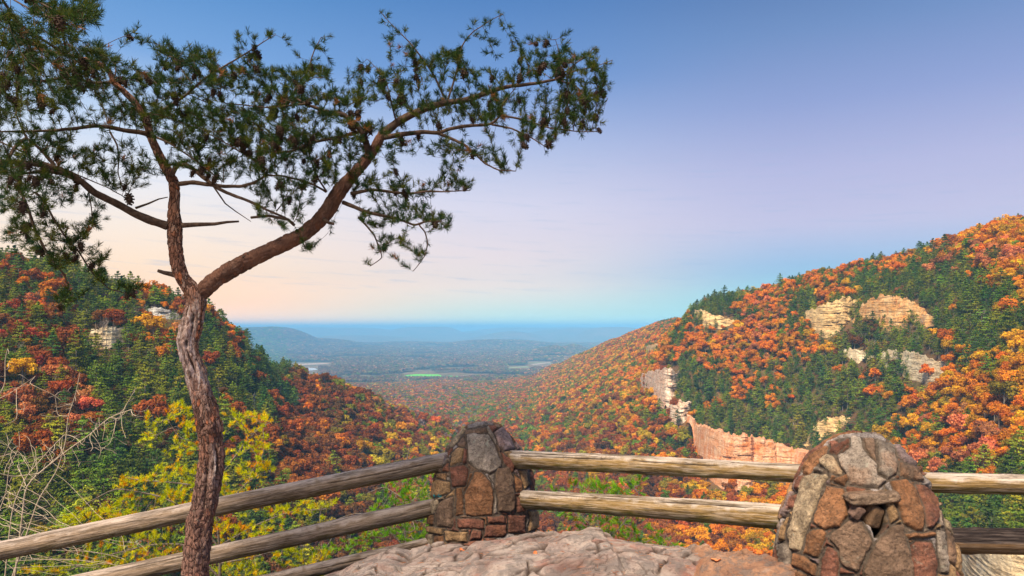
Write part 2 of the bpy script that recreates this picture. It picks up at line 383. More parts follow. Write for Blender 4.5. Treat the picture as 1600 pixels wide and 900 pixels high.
    return D0s.mean()
CLD = {}
for key, poly, kind, label, bulge in CLIFFS:
    CLD[key] = build_cliff(key, poly, kind, label, bulge)

# ================================================================== FOREST
def quads_at(P0, N, size, asp=1.0, roll=None):
    """small quads centred at P0, facing N"""
    n = len(P0); N = N / (np.linalg.norm(N, axis=1, keepdims=True)+1e-9)
    a = np.cross(N, np.where(np.abs(N[:, 2:3]) < 0.9, [[0, 0, 1.0]], [[1.0, 0, 0]])); a /= np.linalg.norm(a, axis=1, keepdims=True)+1e-9
    b = np.cross(N, a); th = rng.uniform(0, 6.28, n)[:, None] if roll is None else roll
    u = a*np.cos(th)+b*np.sin(th); v = np.cross(N, u)
    s = np.asarray(size).reshape(-1, 1) * 0.5
    V = np.stack([P0-u*s-v*s*asp*0.35, P0+u*s*0.25-v*s*asp, P0+u*s+v*s*asp*0.35, P0-u*s*0.25+v*s*asp], 1).reshape(-1, 3)
    return V, np.arange(4*n).reshape(-1, 4)
def tube(pts, rad, k=6, cap=True):
    pts = np.asarray(pts, float); rad = np.asarray(rad, float); n = len(pts)
    T = np.gradient(pts, axis=0); T /= np.linalg.norm(T, axis=1, keepdims=True)+1e-9
    ref = np.array([0.31, 0.95, 0.05]); A = np.cross(T, ref); A /= np.linalg.norm(A, axis=1, keepdims=True)+1e-9
    for i in range(1, n):
        a = A[i-1] - T[i]*np.dot(A[i-1], T[i]); A[i] = a/(np.linalg.norm(a)+1e-9)
    B = np.cross(T, A); th = np.linspace(0, 2*np.pi, k, endpoint=False)
    V = pts[:, None] + rad[:, None, None]*(A[:, None]*np.cos(th)[None, :, None] + B[:, None]*np.sin(th)[None, :, None])
    return V.reshape(-1, 3), gridq(k, n, True)
def join(parts):
    Vs, Fs, o = [], {}, 0
    for V, Q in parts:
        Vs.append(V); Fs.setdefault(Q.shape[1], []).append(Q+o); o += len(V)
    return np.concatenate(Vs), [np.concatenate(f) for f in Fs.values()]

def broadleaf(nclump, nleaf, size, seed, h=12.0, r=4.6):
    rs = np.random.default_rng(seed); Pn, Nn, cl = [], [], []
    c = []
    for i in range(nclump):
        d = rs.normal(size=3); d[2] = abs(d[2])*0.9-0.15; d /= np.linalg.norm(d)
        rr = 0.45 + 0.4*rs.random()
        c.append((d[0]*r*rr, d[1]*r*rr, h*0.58 + d[2]*h*0.36*rr*1.15, r*(0.26+0.20*rs.random())))
    for i, (x, y, z, cr) in enumerate(c):
        d = rs.normal(size=(nleaf, 3)); d[:, 2] += 0.35; d /= np.linalg.norm(d, axis=1, keepdims=True)
        q = (0.72+0.33*rs.random((nleaf, 1)))*cr*(1+0.25*np.sin(5*d[:, :1]+i)*np.cos(4*d[:, 1:2]))
        p = np.array([x, y, z]) + d*q*[1, 1, 0.75]
        Pn.append(p); Nn.append(d + rs.normal(size=(nleaf, 3))*0.45); cl.append(np.full(nleaf, rs.random()))
    P0 = np.concatenate(Pn); N = np.concatenate(Nn); cl = np.concatenate(cl)
    V, Q = quads_at(P0, N, size*(0.6+0.8*rs.random(len(P0))), 0.8)
    me = mesh('crown', V, Q, False)
    attr(me, 'var', np.repeat(0.5*cl+0.5*rs.random(len(P0)), 4))
    tp = [tube([(0,0,-1.5),(0.1,0,h*0.25),(0.2,0.1,h*0.5),(0.1,0.2,h*0.75)], [0.28,0.22,0.15,0.05], 6)]
    for i in range(min(7, nclump)):
        x, y, z, cr = c[i]; z0 = h*(0.3+0.04*i)
        tp.append(tube([(0.1,0.05,z0),(x*0.5,y*0.5,(z0+z)*0.5+0.4),(x*0.9,y*0.9,z)], [0.12,0.08,0.03], 4))
    V, Fs = join(tp); tm = mesh('trunk', V, Fs)
    return me, tm
def conifer(ntier, nb, nq, size, seed, h=14.0, r=3.3):
    rs = np.random.default_rng(seed); Pn, Nn, cl = [], [], []; tp = []
    lean = rs.normal(size=2)*0.25
    z = h*0.30
    for t in range(ntier):
        f = t/(ntier-1); z = h*(0.30+0.69*f); R = r*float(np.interp(f, [0,.25,.5,.75,.92,1], [.7,1,.95,.72,.42,.2]))*(0.7+0.5*rs.random())
        for b in range(nb):
            if rs.random() < 0.2: continue
            a = b*6.283/nb + rs.random()*1.0 + t*0.7; L = R*(0.65+0.5*rs.random()); up = 0.12+0.16*rs.random()
            zz = z + rs.normal()*0.25; dr = np.array([math.cos(a), math.sin(a), 0])
            s = rs.random(nq)**0.75; wd = 0.36*L*np.sin(np.clip(s*1.1+0.15, 0, 1.5)*1.6)
            lat = (rs.random(nq)*2-1)*wd; side = np.array([-dr[1], dr[0], 0])
            p = dr*(s*L)[:, None] + side*lat[:, None]; p[:, 2] = zz + s*L*up - (s**2)*L*0.10 + rs.normal(size=nq)*0.16 + 0.12*rs.random(nq)
            p[:, :2] += lean*f
            Pn.append(p); Nn.append(np.array([0, 0, 1.0])+dr*0.35+rs.normal(size=(nq, 3))*0.42); cl.append(np.full(nq, rs.random()))
            tp.append(tube([(lean[0]*f, lean[1]*f, zz-0.1), tuple(dr*L*0.8+[lean[0]*f, lean[1]*f, zz+L*up*0.6])], [0.05, 0.015], 3))
    P0 = np.concatenate(Pn); N = np.concatenate(Nn); cl = np.concatenate(cl)
    V, Q = quads_at(P0, N, size*(0.6+0.8*rs.random(len(P0))), 0.55)
    me = mesh('crown', V, Q, False); attr(me, 'var', np.repeat(0.6*cl+0.4*rs.random(len(P0)), 4))
    tp.append(tube([(0,0,-1.5),(lean[0]*.5,lean[1]*.5,h*0.5),(lean[0],lean[1],h*0.99)], [0.30,0.19,0.03], 6))
    V, Fs = join(tp); return me, mesh('trunk', V, Fs)
def mat_leaf(name, inst, trans=0.35):
    m = NT(name, 0.75, 0.15)
    if inst: tint = m.at('tint', 'INSTANCER')
    else:
        oi = m.n('ShaderNodeObjectInfo'); tint = oi.outputs['Color']
    v = m.at('var', out='Fac')
    k = m.math('MULTIPLY_ADD', v, 0.85, 0.58)
    mul = m.n('ShaderNodeVectorMath', operation='SCALE'); m.l(tint, mul.inputs[0]); m.l(k, mul.inputs['Scale'])
    hs = m.n('ShaderNodeHueSaturation'); m.l(mul.outputs[0], hs.inputs['Color'])
    m.l(m.math('MULTIPLY_ADD', v, 0.035, 0.4825), hs.inputs['Hue'])
    m.color(hs.outputs[0])
    tr = m.n('ShaderNodeBsdfTranslucent'); m.l(hs.outputs[0], tr.inputs[0])
    mx = m.n('ShaderNodeMixShader'); mx.inputs[0].default_value = trans
    m.l(m.b.outputs[0], mx.inputs[1]); m.l(tr.outputs[0], mx.inputs[2]); m.l(mx.outputs[0], m.out.inputs[0])
    return m.m
def mat_simple(name, c0, c1, scale, rough=0.9, bump=0.4, dist=0.01, kind='Object', stretch=(1, 1, 1)):
    m = NT(name, rough, 0.2); w = m.coord(kind, stretch); n = m.noise(w, scale, 5)
    m.color(m.mix(m.ramp(n, [(0.35, 0.0), (0.65, 1.0)]), c0, c1)); m.normal(m.bump(n, bump, dist)); return m.m
M_leaf_obj = mat_leaf('autumn_leaves', False); M_leaf_inst = mat_leaf('autumn_leaves_far', True)
M_need_obj = mat_leaf('pine_needles', False, 0.2); M_need_inst = mat_leaf('pine_needles_far', True, 0.2)
M_bark_far = mat_simple('hill_tree_bark', (0.16,0.125,0.10), (0.36,0.31,0.27), 1.5)
BL = [broadleaf(17, 95, 0.72, 100+i, 11+1.5*(i%3), 4.3+0.4*(i%2)) for i in range(5)]        # near broadleaf
BF = [broadleaf(11, 30, 1.45, 200+i) for i in range(4)]                                      # far broadleaf
CN = [conifer(9, 7, 24, 0.62, 300+i, 12.5+1.5*(i%3), 3.7+0.6*(i%2)) for i in range(5)]
CF = [conifer(7, 6, 9, 1.25, 400+i, 12, 3.8) for i in range(3)]
PAL = {'or': (0.66,0.215,0.010), 'am': (0.66,0.33,0.010), 'ye': (0.54,0.40,0.02), 'rd': (0.42,0.075,0.03), 'ru': (0.33,0.095,0.018),
       'pk': (0.54,0.19,0.07), 'br': (0.19,0.075,0.022), 'ol': (0.27,0.23,0.015), 'gr': (0.13,0.21,0.015), 'gy': (0.22,0.17,0.14)}
PWORD = {'or': 'orange', 'am': 'amber', 'ye': 'yellow', 'rd': 'scarlet', 'ru': 'rust red', 'pk': 'salmon pink', 'br': 'brown', 'ol': 'olive', 'gr': 'leafy green', 'gy': 'greyish'}
R_ = lambda s: {k: int(v) for k, v in (t.split('=') for t in s.split())}
ZONES = [ # column, row, radius, conifer share, palette
 (40,420,40,.72,'ru=3 or=2 br=2'),(110,435,35,.88,'or=2 ru=1'),(30,515,32,.45,'rd=2 or=2 ru=3 br=1'),(50,575,42,.3,'ru=4 pk=4 rd=1 br=2'),(170,570,40,.85,'ru=1 ye=1'),
 (130,480,36,.92,'ru=1'),(250,455,30,.45,'or=4 ru=2'),(320,490,30,.75,'or=1 ru=1'),(240,520,24,.3,'or=3 am=2 pk=1'),(390,560,22,.65,'ru=3 or=1'),
 (400,525,16,.6,'ru=3 rd=1'),(200,620,40,.88,'ru=1 pk=1'),(100,650,42,.4,'ru=4 rd=1 am=1 br=3'),(60,770,60,.75,'ru=2 br=2'),(250,700,50,.9,'ru=1'),
 (425,590,20,.97,'br=1'),(400,640,28,.9,'ru=1'),(350,600,30,.75,'or=2 ru=1'),(200,820,60,.85,'br=1'),(330,790,60,.85,'ru=1'),(410,545,10,.9,'ru=1'),(440,620,14,.95,'ru=1'),
 (500,610,36,.06,'ru=7 or=2 br=4 ol=2'),(460,700,38,.08,'ru=5 br=5 or=1'),(580,640,40,.08,'ru=6 br=5 or=1 ye=1 ol=3 gr=1'),(520,760,45,.10,'ru=4 br=4'),
 (620,700,36,.15,'ye=3 ol=3 ru=5 am=2 gr=2'),(680,675,26,.12,'ru=4 ol=2 gr=1'),(560,830,40,.3,'ru=3 br=2 ol=1'),(480,850,36,.5,'br=2 ol=2'),(690,730,30,.2,'ye=2 ru=3 ol=2'),
 (700,600,45,.08,'pk=3 ru=1 or=1 gy=4'),(640,615,26,.15,'pk=3 gy=4 ol=2'),(745,645,26,.35,'ol=3 gr=3 ru=2 gy=1'),(800,610,45,.2,'or=3 pk=1 ru=3 ol=2 gr=1'),(800,655,40,.35,'ru=3 or=2 ol=3 gr=3'),(880,600,40,.2,'or=4 am=3 ru=2 gr=2 ol=3'),
 (850,680,36,.3,'ru=3 or=2 gr=2 ol=2'),(950,560,36,.25,'or=4 am=3 ru=2 ol=2 gr=1'),(1000,530,24,.35,'or=3 ru=2 am=1'),(950,640,40,.1,'or=3 am=3 ye=1 ru=2 gr=2 ol=2'),(1040,512,14,.6,'or=2'),
 (900,710,36,.15,'ru=4 or=2 br=2 am=1'),(980,700,36,.15,'ru=4 or=2 ye=1 ol=2'),(960,760,40,.15,'ru=4 br=2'),
 (1200,450,20,.2,'or=4 am=1 pk=1'),(1300,425,20,.12,'or=4 am=2'),(1400,405,20,.2,'or=4 am=1 ru=1'),(1500,375,24,.06,'or=4 am=3 ru=1'),(1585,365,26,.05,'or=4 am=3'),
 (1125,478,18,.9,'or=1'),(1195,482,22,.35,'or=3 pk=1'),(1350,445,22,.75,'or=1'),(1500,430,28,.8,'or=1 pk=1'),(1565,408,22,.15,'pk=3 or=2'),(1455,460,30,.95,'br=1'),
 (1500,500,34,.93,'br=1 or=1'),(1240,465,14,.8,'or=1'),(1560,480,30,.85,'am=1 or=1'),(1585,440,22,.4,'or=2 am=1'),
 (1080,540,24,.75,'or=2'),(1120,550,24,.25,'or=4 pk=1 am=1'),(1190,525,26,.2,'or=4 pk=1'),(1250,555,26,.2,'or=4 am=2'),(1180,595,28,.5,'or=2 am=1'),(1060,600,16,.85,'br=1'),
 (1100,620,22,.75,'or=1'),(1150,655,26,.9,'or=1'),(1230,620,26,.85,'or=1'),(1300,580,26,.75,'or=1'),(1300,630,28,.9,'or=1'),(1375,625,28,.85,'am=1 or=1'),
 (1210,670,20,.9,'br=1'),(1340,545,18,.95,'br=1'),(1410,535,26,.92,'br=1'),(1485,545,22,.7,'am=2 or=1'),(1500,610,30,.06,'or=4 am=4'),(1570,600,34,.08,'or=4 am=4'),
 (1430,655,26,.25,'or=4 pk=1 am=1'),(1580,655,30,.1,'or=4 am=3 pk=1'),(1490,690,26,.15,'or=3 pk=2 am=1'),(1590,700,16,.9,'or=1'),(1550,700,18,.15,'or=3 pk=2'),
 (1150,780,36,.15,'ru=3 or=3 am=1 ol=1'),(1200,820,36,.2,'or=3 am=2 ol=1'),(1060,790,36,.15,'ru=3 or=2 am=1 gr=1'),(1550,795,34,.97,'or=1'),(900,800,36,.2,'ru=3 br=1 or=1'),
 (1100,860,36,.25,'or=2 ru=1'),(1000,600,26,.15,'or=4 am=1 ol=1'),(1030,670,22,.3,'ru=4 or=2 ye=1 gr=1'),
]
ZA = np.array([(z[0], z[1], z[2], z[3]) for z in ZONES], float)
ZP = [R_(z[4]) for z in ZONES]
pk_names = list(PAL); ZW = np.array([[p.get(k, 0)/sum(p.values()) for k in pk_names] for p in ZP])
def species(px, py):
    d2 = ((px[:, None]-ZA[:, 0])**2 + (py[:, None]-ZA[:, 1])**2)/(ZA[:, 2]**2)
    w = np.exp(-0.5*np.minimum(d2, 60))+1e-12/(1+d2); w /= w.sum(1, keepdims=True)
    g = np.zeros(len(pk_names)); g[pk_names.index('ol')] = .5; g[pk_names.index('gr')] = .3; g[pk_names.index('am')] = .2
    return 0.05+0.87*(w@ZA[:, 3]), 0.91*(w@ZW)+0.09*g
# candidate positions: jittered rings whose spacing grows with distance
cand = []
D = 120.0
while D < 13000:
    sp = max(5.8, D*0.0042) if D < 3400 else D*0.0042
    n = int(1.95*D/sp)
    u = (np.arange(n)/n*1.95 - 0.95) + rng.uniform(-.5, .5, n)*sp/D
    dd = D + rng.uniform(-.5, .5, n)*sp
    cand.append(np.stack([u*F+CX, dd, np.full(n, sp)], -1)); D += sp*0.92
cand = np.concatenate(cand)
px, D, sp = cand.T
z = ground_z(px, D)
sc = np.where(sp > 5.81, sp/5.8, 1.0)
py = HZ + (ZC-z)/D*F
top = (z + 13 - ZC)/D
keep = (top > run_max(px, D*0.985) - 0.004) & (px > -160) & (px < 1760) & (HZ - top*F < 940)
keep &= ~((D > 3400) & (z < -270) & (fbm((px-CX)/F*D/420, D/420, s=61) > 0.28))      # clearings on the plain
for a, b, c, d in FIELDS: keep &= ~((px > a-3) & (px < b+3) & (py > c-0.5) & (py < d+5) & (D > 3700))
for key, poly, kind, lab, _b in CLIFFS:
    Dc = CLD[key]; hh = 13*F/D
    pe = np.array(poly, float)
    front = np.zeros(len(px), bool)
    for f in (0.2, 0.55, 0.9): front |= inpoly(px, py - hh*f, pe)
    front &= (D < Dc + 3)
    inb = inpoly(px, py, pe)
    keep &= ~((front & (rng.random(len(px)) < (0.84 if key != 'n' else 1.0))) | (inb & (D < Dc + 8)))
px, D, sc, z, py = px[keep], D[keep], sc[keep], z[keep], py[keep]
con, pw = species(px, py - 6*F/D)
clump = fbm((px-CX)/F*D/26, D/26, s=71)
isc = (con + 0.50*clump*(con > .03)*(con < .97)) > rng.uniform(0.2, 0.8, len(px))
cn_ = np.clip(0.5+0.75*fbm((px-CX)/F*D/38, D/38, s=73), 0, 0.999); ru_ = rng.random(len(px)); rsel = np.where(rng.random(len(px)) < 0.5, (cn_+0.12*rng.normal(size=len(px)))%1.0, ru_)
ci = (rsel[:, None] > np.cumsum(pw, 1)).sum(1).clip(0, len(pk_names)-1)
base = np.array([PAL[k] for k in pk_names])[ci]
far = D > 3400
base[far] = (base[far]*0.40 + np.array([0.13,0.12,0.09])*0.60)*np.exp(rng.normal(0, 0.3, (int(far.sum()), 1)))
jit = np.exp(rng.normal(0, 0.20, (len(px), 1))) * np.exp(rng.normal(0, 0.09, (len(px), 3)))
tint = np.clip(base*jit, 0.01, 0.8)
cg = np.where(rng.random((len(px), 1)) < 0.5, [[0.115,0.175,0.013]], [[0.21,0.235,0.013]])
cg = np.where(rng.random((len(px), 1)) < 0.25, [[0.065,0.125,0.018]], cg)
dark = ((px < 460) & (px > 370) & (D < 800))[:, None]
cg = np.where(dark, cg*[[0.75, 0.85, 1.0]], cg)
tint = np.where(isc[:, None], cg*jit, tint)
size = np.exp(rng.normal(-0.06, 0.22, len(px))).clip(0.5, 1.6)*sc
size[isc] *= rng.uniform(0.8, 1.1, isc.sum())
# visible-size ranking
order = np.argsort(D/size)
vis = (py - 6*F/D < 900) & (px > -20) & (px < 1620) & ((z + 10*size - ZC)/D > run_max(px, D*0.985))
def zone_name(x, y, d):
    if d > 3400: return 'on the valley floor'
    if x < 455 and d < 700:
        if y > 700: return 'low on the left hill behind the rails'
        if y > 560: return 'on the left hill below the pale crag'
        if y > 490: return 'on the left hill beside the pale crag'
        return 'near the top of the left hill'
    if x < 760: return 'on the rust coloured ridge between the trunk and the left pillar' if y < 720 else 'in the ravine seen between the left rails'
    if x < 1060 and d > 760: return 'on the long far slope left of the cliffs'
    if x < 1240 and y > 690: return 'in the ravine seen through the middle rails'
    if x < 1240: return 'between the skyline crag and the tall orange cliff'
    if y > 760: return 'seen between the rails right of the right pillar'
    if y > 600: return 'on the right slope below the ledgy cliff'
    if y > 500: return 'on the right slope beside the highest cliffs'
    return 'along the top of the right ridge'
LMK = [('the pale crag on the left hill',172,526),('the grey ledges on the left hill',255,490),('the twisted trunk',300,560),('the trunk fork',310,455),('the yellow green sapling',330,690),
 ('the bare shrub',110,700),('the left frame edge',8,560),('the upper left rail',430,790),('the left pillar top',757,662),('the pale lake',460,577),('the green meadow',665,587),('the upper middle rail',1000,728),
 ('the tall orange cliff',1170,715),('the jutting white cliff',1030,600),('the broken pinkish cliff',1060,645),('the prow cliff',1110,500),('the left highest cliff',1300,495),('the overhang cliff',1400,490),
 ('the ledgy cliff',1425,573),('the small pale outcrop',1335,555),('the ledge above the right pillar',1300,670),('the right pillar top',1347,676),('the upper right rail',1530,755),('the lower right rail',1540,845),('the right frame edge',1592,560),
 ('the skyline right of the overhang cliff',1520,395),('the lower middle rail',1020,797),('the small tan crag',1020,547),('the lower left rail',480,835)]
def where(x, y):
    ds = [((x-a)**2+(y-b)**2, n, a, b) for n, a, b in LMK]; d, n, a, b = min(ds); d = math.sqrt(d)
    v = ('above' if y < b else 'below') if abs(y-b) > 0.4*abs(x-a) else ''; h = ('left' if x < a else 'right') if abs(x-a) > 0.4*abs(y-b) else ''
    if v and h: w_ = f'{v} and {h} of'
    elif h: w_ = f'{h} of'
    else: w_ = v
    return ('just ' if d < 22 else ('far ' if d > 75 else '')) + w_ + ' ' + n
_empties = []
def place_tree(i, name, crown, trunk, mleaf, label, cat, group):
    if len(label.replace(',', '').split()) > 16: label = label.replace('mid-sized ', '').replace(' and ', ' ')
    if len(label.replace(',', '').split()) > 16: label = label.replace('beside a ', 'by ')
    if len(label.replace(',', '').split()) > 16: label = label.split(',')[0]
    loc = ((px[i]-CX)/F*D[i], D[i], z[i]-0.4)
    r = bpy.data.objects.new(name, None); C.objects.link(r); r.location = loc; r.empty_display_size = 1
    s = float(size[i]); r.scale = (s, s, s*random.uniform(0.9, 1.12)); r.rotation_euler = (0, 0, random.uniform(0, 6.28))
    tag(r, label, cat, group)
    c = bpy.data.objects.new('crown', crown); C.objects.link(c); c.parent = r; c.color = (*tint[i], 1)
    t = bpy.data.objects.new('trunk', trunk); C.objects.link(t); t.parent = r
for cm, tm in BL + BF: cm.materials.append(M_leaf_obj); tm.materials.append(M_bark_far)
for cm, tm in CN + CF: cm.materials.append(M_need_obj); tm.materials.append(M_bark_far)
vi_ = np.where((D < 1200))[0]; SX = px[vi_]; SY = py[vi_]-6*F/D[vi_]
def tone_of(i):
    if isc[i]: return ('dark green' if tint[i][1] < 0.12 else ('yellow green' if tint[i][0] > 0.15 else 'green')) + ' pine'
    return PWORD[pk_names[ci[i]]] + ' tree'
def neigh(i):
    d = (SX-px[i])**2+(SY-(py[i]-6*F/D[i]))**2+(np.abs(D[vi_]-D[i]) > 40)*1e5; d[vi_ == i] = 1e9
    me_ = tone_of(i)
    for j in np.argsort(d)[:6]:
        t = tone_of(vi_[j])
        if t != me_: return ', beside a ' + t
    return ''
used = np.zeros(len(px), bool); nb = nc = 0
sizew = lambda s: 'small' if s < 0.85 else ('tall' if s > 1.1 else 'mid-sized')
for i in order:
    if not vis[i] or D[i] > 2500: continue
    if isc[i] and nc < 300:
        cm, tm = random.choice(CN)
        place_tree(i, 'pine_tree', cm, tm, M_need_obj, f'{sizew(size[i])} {tone_of(i)} {where(px[i], py[i]-6*F/D[i])}{neigh(i)}', 'pine tree', 'pines on the canyon walls'); nc += 1; used[i] = True
    elif (not isc[i]) and nb < 300:
        cm, tm = random.choice(BL)
        place_tree(i, 'autumn_tree', cm, tm, M_leaf_obj, f'{sizew(size[i])} {tone_of(i)} {where(px[i], py[i]-6*F/D[i])}{neigh(i)}', 'tree', 'autumn trees on the canyon walls'); nb += 1; used[i] = True
print('FOREST', len(px), 'conifers', int(isc.sum()), 'individual', nb, nc)

def scatter(name, sel, protos, label, cat, mleaf):
    """one object: points carrying instanced trees"""
    idx = np.where(sel)[0]
    if not len(idx): return
    V = np.stack([(px[idx]-CX)/F*D[idx], D[idx], z[idx]-0.4], -1)
    me = bpy.data.meshes.new(name); me.vertices.add(len(V)); me.vertices.foreach_set('co', V.astype(np.float32).ravel())
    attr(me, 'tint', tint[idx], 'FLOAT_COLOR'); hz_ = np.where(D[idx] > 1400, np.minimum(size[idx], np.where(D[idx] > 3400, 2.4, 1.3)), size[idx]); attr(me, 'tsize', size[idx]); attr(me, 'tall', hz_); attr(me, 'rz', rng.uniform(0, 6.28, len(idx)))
    attr(me, 'pick', rng.integers(0, len(protos), len(idx)).astype(float))
    o = obj(name, me); tag(o, label, cat, kind='stuff')
    g = bpy.data.node_groups.new(name, 'GeometryNodeTree')
    g.interface.new_socket('Geometry', in_out='INPUT', socket_type='NodeSocketGeometry'); g.interface.new_socket('Geometry', in_out='OUTPUT', socket_type='NodeSocketGeometry')
    N = g.nodes.new; L = g.links.new
    gi, go = N('NodeGroupInput'), N('NodeGroupOutput'); jn = N('GeometryNodeJoinGeometry')
    def na(nm, t='FLOAT'):
        x = N('GeometryNodeInputNamedAttribute'); x.data_type = t; x.inputs['Name'].default_value = nm; return x.outputs['Attribute']
    for k, (cm, tm) in enumerate(protos):
        V2 = np.empty(len(cm.vertices)*3, np.float32); cm.vertices.foreach_get('co', V2)
        T2 = np.empty(len(tm.vertices)*3, np.float32); tm.vertices.foreach_get('co', T2)
        cq = np.array([p.vertices[:] for p in cm.polygons]); tq = np.array([p.vertices[:] for p in tm.polygons])
        nv = len(V2)//3
        pm = mesh(name+'_tree', np.concatenate([V2.reshape(-1, 3), T2.reshape(-1, 3)]), [cq, tq+nv], False)
        va = np.empty(nv, np.float32); cm.attributes['var'].data.foreach_get('value', va)
        attr(pm, 'var', np.concatenate([va, np.full(len(T2)//3, .5)]))
        pm.materials.append(mleaf); pm.materials.append(M_bark_far)
        pm.polygons.foreach_set('material_index', np.concatenate([np.zeros(len(cq), np.int32), np.ones(len(tq), np.int32)]))
        po = bpy.data.objects.new(name+'_tree', pm)
        oi = N('GeometryNodeObjectInfo'); oi.inputs['Object'].default_value = po; oi.inputs['As Instance'].default_value = True
        iop = N('GeometryNodeInstanceOnPoints'); L(gi.outputs[0], iop.inputs['Points']); L(oi.outputs['Geometry'], iop.inputs['Instance'])
        cmp = N('FunctionNodeCompare'); cmp.data_type = 'FLOAT'; cmp.operation = 'EQUAL'; cmp.inputs['Epsilon'].default_value = 0.2
        L(na('pick'), cmp.inputs[0]); cmp.inputs[1].default_value = float(k); L(cmp.outputs[0], iop.inputs['Selection'])
        cx = N('ShaderNodeCombineXYZ'); L(na('rz'), cx.inputs[2]); L(cx.outputs[0], iop.inputs['Rotation'])
        cs = N('ShaderNodeCombineXYZ'); L(na('tsize'), cs.inputs[0]); L(na('tsize'), cs.inputs[1]); L(na('tall'), cs.inputs[2]); L(cs.outputs[0], iop.inputs['Scale']); L(iop.outputs['Instances'], jn.inputs[0])
    L(jn.outputs[0], go.inputs[0])
    md = o.modifiers.new('scatter', 'NODES'); md.node_group = g
rest = ~used
scatter('autumn_forest', rest & ~isc & (D < 1000), BL[:3], 'autumn woods covering the nearer canyon walls', 'forest', M_leaf_inst)
scatter('autumn_forest', rest & ~isc & (D >= 1000) & (D < 3400), BF, 'autumn woods covering the far slopes of the canyon', 'forest', M_leaf_inst)
scatter('pine_forest', rest & isc & (D < 1000), CN[:3], 'pine woods on the steep nearer canyon walls', 'forest', M_need_inst)
scatter('pine_forest', rest & isc & (D >= 1000) & (D < 3400), CF, 'scattered pines among the far autumn woods', 'forest', M_need_inst)
scatter('valley_forest', rest & (D >= 3400), BF[:2], 'hazy woods on the valley floor and far hills', 'forest', M_leaf_inst)

# leafless trees standing among the others
def bare_tree(seed, h=12):
    rs = np.random.default_rng(seed); parts = []
    def br(p, d, L_, r, lev):
        n = 4; pts = [p]
        for k in range(n):
            d = d+rs.normal(size=3)*0.16+[0, 0, 0.07]; d = d/np.linalg.norm(d); pts.append(pts[-1]+d*L_/n)
        parts.append(tube(pts, np.linspace(r, r*0.45, n+1), 5 if lev < 2 else 3))
        if lev < 4:
            for k in range(4 if lev else 7):
                i = rs.integers(2, n+1); e = rs.normal(size=3); e[2] = abs(e[2])*0.5+0.3; e = d*0.5+e/np.linalg.norm(e)*0.8
                br(pts[i], e/np.linalg.norm(e), L_*rs.uniform(0.45, 0.65), r*0.45, lev+1)
    br(np.array([0, 0, -1.0]), np.array([0, 0, 1.0]), h*0.62, 0.26, 0)
    V, Fs = join(parts); return mesh('leafless_tree', V, Fs)
MBT = mat_simple('grey_bare_bark', (0.26,0.21,0.19), (0.48,0.42,0.38), 2.0)
bts = [bare_tree(s) for s in (1, 2, 3)]
for b in bts: b.materials.append(MBT)
for k, (bx, by) in enumerate([(172,506),(128,512),(108,500),(60,470),(210,495),(152,520),(80,560),(30,565),(235,560),(1385,470),(1440,505),(1368,540),(1390,552),(1430,540),(1500,520),(1540,500),(1215,655),(1240,650),(1225,640),(1480,740),(1500,735),(1465,715),(1560,530),(350,590),(700,640)]):
    d_ = hit_D(bx, by+14)
    o = bpy.data.objects.new('leafless_tree', bts[k % 3]); C.objects.link(o); o.location = P(bx, by, d_)[:2]+(float(ground_z(bx, d_))-0.3,)
    s_ = random.uniform(0.7, 1.15); o.scale = (s_, s_, s_); o.rotation_euler = (0, 0, random.uniform(0, 6.28))
    tag(o, f"leafless {['pale', 'grey', 'thin'][k % 3]} tree {where(bx, by).replace(' and ', ' ')}, among leafy trees", 'bare tree', 'leafless trees on the canyon walls')

# ================================================================== ROCK, PILLARS, LOG FENCE
def worley(x, y, s=0):
    """F1, F2 and id of a jittered-cell pattern"""
    x = np.asarray(x, float); y = np.asarray(y, float)
    ix = np.floor(x).astype(np.int64); iy = np.floor(y).astype(np.int64)
    f1 = np.full(x.shape, 9.0); f2 = np.full(x.shape, 9.0); idd = np.zeros(x.shape)
    for a in (-1, 0, 1):
        for b in (-1, 0, 1):
            cx_ = ix+a; cy_ = iy+b
            jx = _h(cx_, cy_, cx_*0, s); jy = _h(cx_, cy_, cx_*0+1, s)
            d = np.hypot(cx_+jx-x, cy_+jy-y); i_ = _h(cx_, cy_, cx_*0+2, s)
            n1 = d < f1
            f2 = np.where(n1, f1, np.minimum(f2, d)); idd = np.where(n1, i_, idd); f1 = np.where(n1, d, f1)
    return f1, f2, idd
def project(V):
    return CX + V[..., 0]/V[..., 1]*F, HZ + (ZC-V[..., 2])/V[..., 1]*F

def mat_ground():
    m = NT('ledge_ground', 0.95, 0.15); w = m.coord('World'); n = m.noise(w, 3, 6)
    m.color(m.ramp(n, [(0.35, (0.16,0.11,0.07)), (0.65, (0.30,0.24,0.19))])); m.normal(m.bump(n, 0.6, 0.05)); return m.m
# the ledge under everything: a bed with a drop on its far side
xs = np.linspace(-9, 12, 170)
edge = np.where(xs < -1.25, 4.75+0.12*fbm(xs*1.3, xs*0, s=3), 6.35+0.15*fbm(xs*1.3, xs*0, s=3)) ; edge = np.convolve(np.pad(edge, 4, mode='edge'), np.ones(9)/9, 'valid')
edge = np.where(xs > 2.3, 6.35 - np.clip(xs-2.3, 0, 1.2)*1.4, edge)
rows = []
for t in np.linspace(0, 1, 60):
    y = -8 + (edge+8)*t; rows.append(np.stack([xs, y, -0.55 + 0.06*fbm(xs*1.5, y*1.5, s=2) - 0.10*sstep(0.93, 1, t)], -1))
for t in np.linspace(0.02, 1, 30):
    rows.append(np.stack([xs, edge + 0.15*t**0.4 + 1.2*t + 0.25*fbm(xs, xs*0+t*6, s=8), xs*0 - 0.62 - 24*t**1.3], -1))
V = np.array(rows).reshape(-1, 3)
